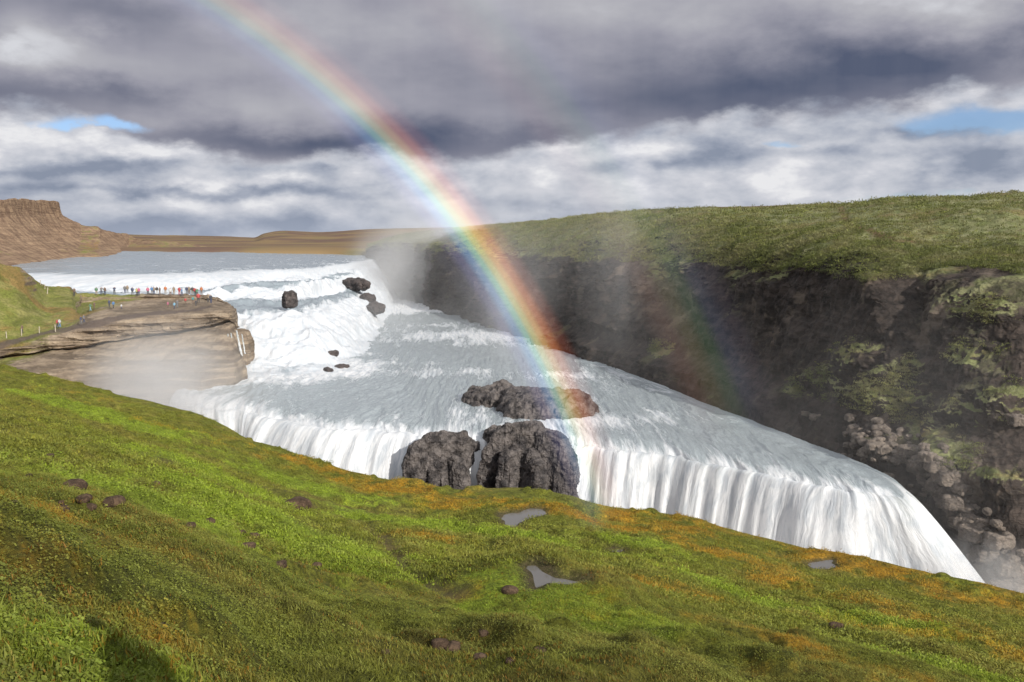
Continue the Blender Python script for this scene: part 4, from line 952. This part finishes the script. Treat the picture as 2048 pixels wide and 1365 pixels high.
# ------------------------------------------------------------------ people
def body_mesh(pose):
    """one continuous skinned figure, feet at z = 0, facing +Y"""
    V, Rr, Ed = [], [], []
    def add(p, r, par=None):
        V.append(p); Rr.append(r); k = len(V)-1
        if par is not None: Ed.append((par, k))
        return k
    pel = add((0, 0, .95), .15); wst = add((0, .0, 1.10), .135, pel); ch = add((0, .0, 1.32), .17, wst); nk = add((0, .01, 1.47), .065, ch); hd = add((0, .02, 1.56), .085, nk); add((0, .03, 1.66), .105, hd); 
    for s_ in (-1, 1):
        st = {'stand': 0, 'walk': .22*s_, 'photo': .04*s_}[pose]
        hp = add((s_*.10, 0, .88), .105, pel); kn = add((s_*.12, st*.55+.03, .50), .07, hp); an = add((s_*.12, st-.01, .09), .045, kn); add((s_*.13, st+.14, .04), .045, an)
        sh = add((s_*.20, 0, 1.38), .075, ch)
        if pose == 'photo': elb = add((s_*.27, .14, 1.20), .055, sh); wr = add((s_*.13, .30, 1.46), .04, elb); add((s_*.07, .34, 1.53), .045, wr)
        elif pose == 'walk': elb = add((s_*.27, -s_*.10, 1.12), .055, sh); wr = add((s_*.27, -s_*.02+.1, .90), .04, elb); add((s_*.27, .10, .82), .045, wr)
        else: elb = add((s_*.27, -.02, 1.12), .055, sh); wr = add((s_*.24, .12, .93), .04, elb); add((s_*.19, .18, .90), .045, wr)
    me = bpy.data.meshes.new('person'); me.from_pydata(V, Ed, []); o = bpy.data.objects.new('tmp', me); COL.objects.link(o)
    o.modifiers.new('skin', 'SKIN'); o.modifiers.new('sub', 'SUBSURF').levels = 1
    for d_, r in zip(me.skin_vertices[0].data, Rr): d_.radius = (r, r)
    me.skin_vertices[0].data[0].use_root = True
    dg = bpy.context.evaluated_depsgraph_get(); ev = bpy.data.meshes.new_from_object(o.evaluated_get(dg)); bpy.data.objects.remove(o)
    return ev
def split(me, keep, grow, name):
    """clothing shell: the faces picked by keep(), pushed outward a little"""
    bm = bmesh.new(); bm.from_mesh(me); bm.normal_update()
    bmesh.ops.delete(bm, geom=[f for f in bm.faces if not keep(f.calc_center_median())], context='FACES')
    for v in bm.verts: v.co += v.normal*grow
    for v in bm.verts: v.tag = False
    isl = []
    for v in bm.verts:
        if v.tag: continue
        st = [v]; v.tag = True; grp = []
        while st:
            a = st.pop(); grp.append(a)
            for e in a.link_edges:
                b = e.other_vert(a)
                if not b.tag: b.tag = True; st.append(b)
        isl.append(grp)
    isl.sort(key=len, reverse=True); keepn = 2 if name in ('shoe',) else 1; outm = []
    for n_ in range(keepn):
        ks = set(isl[n_]); b2 = bm.copy(); ix = {v.index for v in ks}; b2.verts.ensure_lookup_table(); bm.verts.index_update(); ix = {v.index for v in ks}
        bmesh.ops.delete(b2, geom=[v for i_, v in enumerate(b2.verts) if i_ not in ix], context='VERTS')
        m = bpy.data.meshes.new(name); b2.to_mesh(m); b2.free(); m.materials.append(None); outm.append(m)
    bm.free(); return outm if keepn > 1 else outm[0]
m_skin, t = mat('skin'); setb(t, (.45, .27, .20), .6)
m_hair, t = mat('hair'); setb(t, (.06, .04, .03), .7)
KIT = {}
for pose in ('stand', 'walk', 'photo'):
    b_ = body_mesh(pose); b_.materials.clear(); b_.materials.append(m_skin)
    arm = lambda c: abs(c.x) > .155 and c.z > .97
    KIT[pose] = (b_, split(b_, lambda c: .86 < c.z < 1.47 and not (c.z < .97 and abs(c.x) > .20) and not (pose == 'photo' and c.y > .29), .028, 'jacket'),
                 split(b_, lambda c: .09 < c.z < .90 and abs(c.x) < .19, .016, 'trousers'), split(b_, lambda c: c.z > 1.60 and (c.y < .06 or c.z > 1.72), .016, 'hair'), split(b_, lambda c: c.z <= .10, .014, 'shoe'))
CLO = {}
def cloth(rgb):
    if rgb not in CLO:
        m, t = mat('cloth'); setb(t, tuple(x*.7+.05 for x in rgb), .85); CLO[rgb] = m
    return CLO[rgb]
C3 = dict(red=(.55, .03, .03), navy=(.03, .05, .14), black=(.03, .03, .035), grey=(.20, .20, .21), white=(.75, .75, .75), blue=(.08, .25, .55), sky=(.25, .55, .75), green=(.08, .25, .12), brown=(.18, .10, .06), pink=(.65, .15, .28), orange=(.65, .20, .05), teal=(.05, .30, .32), tan=(.40, .30, .20), yellow=(.65, .60, .15))
def person(px, py, pose, jac, tr, label, face, hp=None, hood=False, pack=None):
    p = set_on(spur, px, py); b_, j_, t_, h_, s_ = KIT[pose]
    o = obj('person', b_); o.location = (p[0], p[1], p[2]-.03); o.rotation_euler = (0, 0, face); 
    sc_ = 1.0 if hp is None else hp/1900*p[1]/1.76; o.scale = (sc_*1.05,)*3
    for nm, me, m_ in (('jacket', j_, cloth(C3[jac])), ('trousers', t_, cloth(C3[tr])), ('hair', h_, cloth(C3[jac]) if hood else m_hair), ('shoe', s_[0], cloth(C3['black'])), ('shoe', s_[1], cloth(C3['black']))):
        c = bpy.data.objects.new(nm, me); COL.objects.link(c); c.parent = o; c.material_slots[0].link = 'OBJECT'; c.material_slots[0].material = m_
        if nm == 'hair' and hood: c.name = 'hood'
    if pack:
        bm = bmesh.new(); bmesh.ops.create_icosphere(bm, subdivisions=2, radius=1)
        for v in bm.verts: v.co = Vector((v.co.x*.15, v.co.y*.11-.24, v.co.z*.24+1.22))
        me = bpy.data.meshes.new('backpack'); bm.to_mesh(me); bm.free(); c = obj('backpack', me, cloth(C3[pack])); c.parent = o
    return tag(o, label, 'person', 'visitors on the rock spur')
PE = [(149, 592, 'stand', 'brown', 'black', 'person in a brown coat alone at the far left beside the rock knob', 1.2),
 (193, 590, 'stand', 'green', 'tan', 'person in a green coat, first of the back row from the left', .3), (203, 590, 'photo', 'grey', 'navy', 'person in grey raising a camera, left of the navy pair', .1), (210, 590, 'stand', 'brown', 'navy', 'person in a brown coat beside the raised camera on the ledge', -.2),
 (229, 589, 'photo', 'navy', 'black', 'person in dark clothes alone between two gaps of the back row', .2), (250, 587, 'stand', 'grey', 'navy', 'person in a pale grey coat, left of a close pair', .1), (255, 586, 'stand', 'tan', 'grey', 'person in a tan coat, right of the close pair, standing higher', -.1),
 (265, 590, 'stand', 'navy', 'black', 'person in navy standing just right of the close pair', .3), (274, 592, 'photo', 'yellow', 'black', 'person in a pale yellow top leaning forward in the back row', .2), (278, 591, 'stand', 'pink', 'navy', 'person in a dusky pink coat behind the yellow top', 1.0),
 (296, 590, 'stand', 'pink', 'black', 'small person in a pink coat above the middle of the ledge', .4), (304, 589, 'stand', 'blue', 'grey', 'person in a blue coat, left of a tan one in the back row', .1), (308, 589, 'stand', 'tan', 'navy', 'person in a tan coat touching the blue one', -.2),
 (314, 589, 'stand', 'black', 'white', 'person in a black top and pale trousers in the back row', .2), (320, 590, 'stand', 'brown', 'brown', 'person in brown from head to foot, right of the pale trousers', 1.5), (331, 588, 'stand', 'orange', 'tan', 'person in an orange coat alone in the middle of the back row', .1),
 (341, 592, 'stand', 'white', 'brown', 'person in a white hooded top and brown trousers', .3, None, True), (348, 589, 'stand', 'tan', 'tan', 'slim person in tan right of the white hood', -.3), (359, 590, 'stand', 'red', 'red', 'person all in red, left of the blue jacket', .1),
 (364, 592, 'walk', 'blue', 'navy', 'person in a blue jacket stepping right beside the one all in red', -1.2), (374, 589, 'stand', 'navy', 'grey', 'person in navy, first of the dense right group', .1), (378.5, 589, 'stand', 'tan', 'brown', 'person in a tan jacket in the dense right group', -.1),
 (385, 589, 'stand', 'black', 'tan', 'person in black with tan trousers in the dense right group', .4), (390, 591, 'stand', 'red', 'black', 'person in a dark red top partly hidden in the dense right group', .2), (394, 593, 'photo', 'green', 'black', 'person in a green top bending over a camera', .1),
 (403, 589, 'stand', 'orange', 'brown', 'person in a rust jacket at the right end of the back row', -.1), (397, 606, 'stand', 'red', 'black', 'person in a bright red jacket standing nearer than the row', .5, 20), (392, 612, 'walk', 'black', 'black', 'crouched dark figure in front of the bright red jacket', .5, 12),
 (386, 607, 'stand', 'teal', 'brown', 'person in teal left of the bright red jacket', .9, 14), (416, 605, 'photo', 'tan', 'black', 'person in a tan coat near the right tip of the ledge', -.7, 18), (422, 607, 'stand', 'black', 'navy', 'person in black at the right tip of the ledge, farthest right of all', -.4, 18, False, 'navy'),
 (336, 616, 'stand', 'pink', 'brown', 'person with a magenta bag on the lower ledge', 1.4, 13), (349, 618, 'walk', 'sky', 'navy', 'person in a light blue jacket on the lower ledge', 1.3, 14), (355, 616, 'stand', 'grey', 'grey', 'person in mauve grey beside the light blue jacket', 1.3, 17), (371, 608, 'stand', 'red', 'brown', 'person in a faded red coat half way to the bright red jacket', .3, 12),
 (181, 622, 'walk', 'green', 'sky', 'person in a dark green coat and light blue jeans on the stony path', 1.5, 15), (189, 618, 'stand', 'brown', 'brown', 'person in brown behind the one in light blue jeans', 1.5, 14), (219, 615, 'stand', 'navy', 'black', 'person in navy beside a bright blue jacket on the path', 1.2, 16), (227, 617, 'walk', 'blue', 'black', 'person in a bright blue jacket on the path', 1.2, 15), (243, 618, 'walk', 'white', 'navy', 'stooping person in white right of the bright blue jacket', 1.2, 10),
 (162, 649, 'walk', 'navy', 'grey', 'person in navy walking up the dark part of the path', -1.4, 17), (168, 646, 'walk', 'grey', 'navy', 'person in grey just behind the navy walker', -1.4, 17), (115, 656, 'walk', 'red', 'navy', 'walker in a red coat on the footpath below the green slope', -1.5, 18), (119.5, 655, 'walk', 'white', 'blue', 'walker in white and jeans beside the red coat', -1.5, 18), (44.5, 666, 'walk', 'brown', 'black', 'lone walker in brown on the path at the far left', -1.5, 16)]
for q in PE: person(*q)

# ------------------------------------------------------------------ rainbow: see-through ribbons with the bow's light painted as emission, 42 and 51 degrees round the point opposite the sun
BOW_AZ, BOW_EL = R(-38), R(-23)
ax = np.array([math.sin(BOW_AZ)*math.cos(BOW_EL), math.cos(BOW_AZ)*math.cos(BOW_EL), math.sin(BOW_EL)])
e1 = np.cross(ax, [0, 0, 1]); e1 /= np.linalg.norm(e1); e2 = np.cross(e1, ax)
def bow(name, a0, a1, dist, stops, gain, along, label):
    nph, nv = 260, 24; ph = np.linspace(R(-22), R(100), nph); th = np.radians(np.linspace(a0, a1, nv))
    g = np.array([[dist*(math.cos(b)*ax+math.sin(b)*(math.cos(a)*e1+math.sin(a)*e2)) for b in th] for a in ph])
    _, py_, _ = project(g[:, nv//2]); st = np.interp(py_, [p[0] for p in along], [p[1] for p in along])
    m = bpy.data.materials.new(name); m.use_nodes = True; t = NT(m.node_tree); t.n.clear()
    o_ = t.node('ShaderNodeOutputMaterial'); tr = t.node('ShaderNodeBsdfTransparent'); em = t.node('ShaderNodeEmission'); ad = t.node('ShaderNodeAddShader')
    rc = t.ramp(t.attr('across'), stops, 'B_SPLINE' if False else 'EASE'); t.put(em.inputs[0], rc)
    t.put(em.inputs[1], t.m('MULTIPLY', t.attr('along'), gain)); t.l.new(tr.outputs[0], ad.inputs[0]); t.l.new(em.outputs[0], ad.inputs[1]); t.l.new(ad.outputs[0], o_.inputs[0])
    o = grid_mesh(name, g, m, {'across': np.broadcast_to(np.linspace(0, 1, nv)[None], (nph, nv)), 'along': np.broadcast_to(st[:, None], (nph, nv))})
    return tag(o, label, 'rainbow')
bow('rainbow', 38.7, 43.5, 47., [(0, (0, 0, 0)), (.18, (.03, .03, .04)), (.32, (.09, .09, .17)), (.43, (.13, .24, .40)), (.51, (.24, .46, .36)), (.58, (.50, .48, .20)), (.66, (.58, .32, .10)), (.74, (.42, .13, .04)), (.86, (.11, .025, .012)), (1, (0, 0, 0))], .76,
    [(-400, .0), (-60, .22), (100, .36), (260, .55), (420, .95), (560, .95), (700, .9), (820, .7), (920, .45), (1000, .22), (1060, .05), (1150, 0)], 'vivid rainbow rising out of the falls and arching across the clouds')
bow('secondary_rainbow', 47.4, 53.4, 52., [(0, (0, 0, 0)), (.25, (.30, .12, .05)), (.40, (.30, .26, .08)), (.55, (.12, .28, .12)), (.68, (.10, .14, .26)), (.85, (.04, .03, .08)), (1, (0, 0, 0))], .11,
    [(-400, .0), (-60, .35), (100, .8), (280, .9), (420, .6), (560, .9), (700, 1.), (790, .8), (880, 0), (1100, 0)], 'faint outer rainbow over the dark canyon wall')

# ------------------------------------------------------------------ spray and mist
def mist(name, loc, rad, dens, seed, label, nscale=.05, zst=.35, thr=(.35, .75), edge=1.0):
    bm = bmesh.new(); bmesh.ops.create_icosphere(bm, subdivisions=3, radius=1)
    me = bpy.data.meshes.new(name); bm.to_mesh(me); bm.free()
    m = bpy.data.materials.new(name); m.use_nodes = True; t = NT(m.node_tree); t.n.clear(); o_ = t.node('ShaderNodeOutputMaterial')
    pv = t.node('ShaderNodeVolumePrincipled'); pv.inputs['Color'].default_value = (.985, .985, .985, 1); pv.inputs['Anisotropy'].default_value = 0
    tcn = t.node('ShaderNodeTexCoord').outputs['Object']
    L = t.node('ShaderNodeVectorMath', operation='LENGTH'); t.put(L.inputs[0], tcn)
    fall_ = t.step(L.outputs['Value'], .15, .98, 1, 0)
    pos = t.node('ShaderNodeNewGeometry').outputs['Position']; x_, y_, z_ = t.xyz(pos)
    nz = t.noise(t.comb(t.m('ADD', x_, seed), y_, t.m('MULTIPLY', z_, zst)), nscale, 3, .55, .4)
    t.put(pv.inputs['Density'], t.m('MULTIPLY', t.m('MULTIPLY', fall_, t.step(nz, *thr)), dens)); t.l.new(pv.outputs[0], o_.inputs['Volume'])
    me.materials.append(m); o = bpy.data.objects.new(name, me); COL.objects.link(o); o.location = loc; o.scale = rad
    return tag(o, label, kind='stuff')
mist('mist', tuple(PD(350, 800, 134)), (17, 14, 14), .20, 0, 'bright spray billowing out of the head of the gorge by the spur', .06, .6, (.15, .9))
mist('mist', tuple(PD(300, 660, 158)), (30, 16, 12), .005, 40, 'thin drifting spray in front of the spur face', .06)
mist('mist', tuple(PD(880, 555, 375)), (44, 60, 36), .060, 90, 'white spray cloud standing in the canyon beyond the far fall', .03, .25, (.2, .8))
mist('mist', tuple(PD(1150, 600, 205)), (46, 80, 30), .011, 140, 'thin veils of spray drifting along the dark canyon wall', .07, .12, (.38, .72))
mist('mist', tuple(PD(1650, 900, 90)), (34, 26, 24), .006, 200, 'spray rising out of the gorge in front of the lower falls', .09, .15, (.38, .72))
mist('mist', tuple(PD(700, 640, 215)), (34, 42, 8), .010, 260, 'low spray hanging over the cascade', .05)
mist('mist', tuple(PD(1975, 1185, 85)), (7, 7, 6.5), .16, 320, 'small burst of spray at the right foot of the lower falls', .25, .6, (.2, .8))
mist('mist', tuple(PD(1500, 1120, 92)), (30, 9, 7), .05, 380, 'spray lifting off the foot of the lower falls behind the grass rim', .16, .6, (.3, .8))
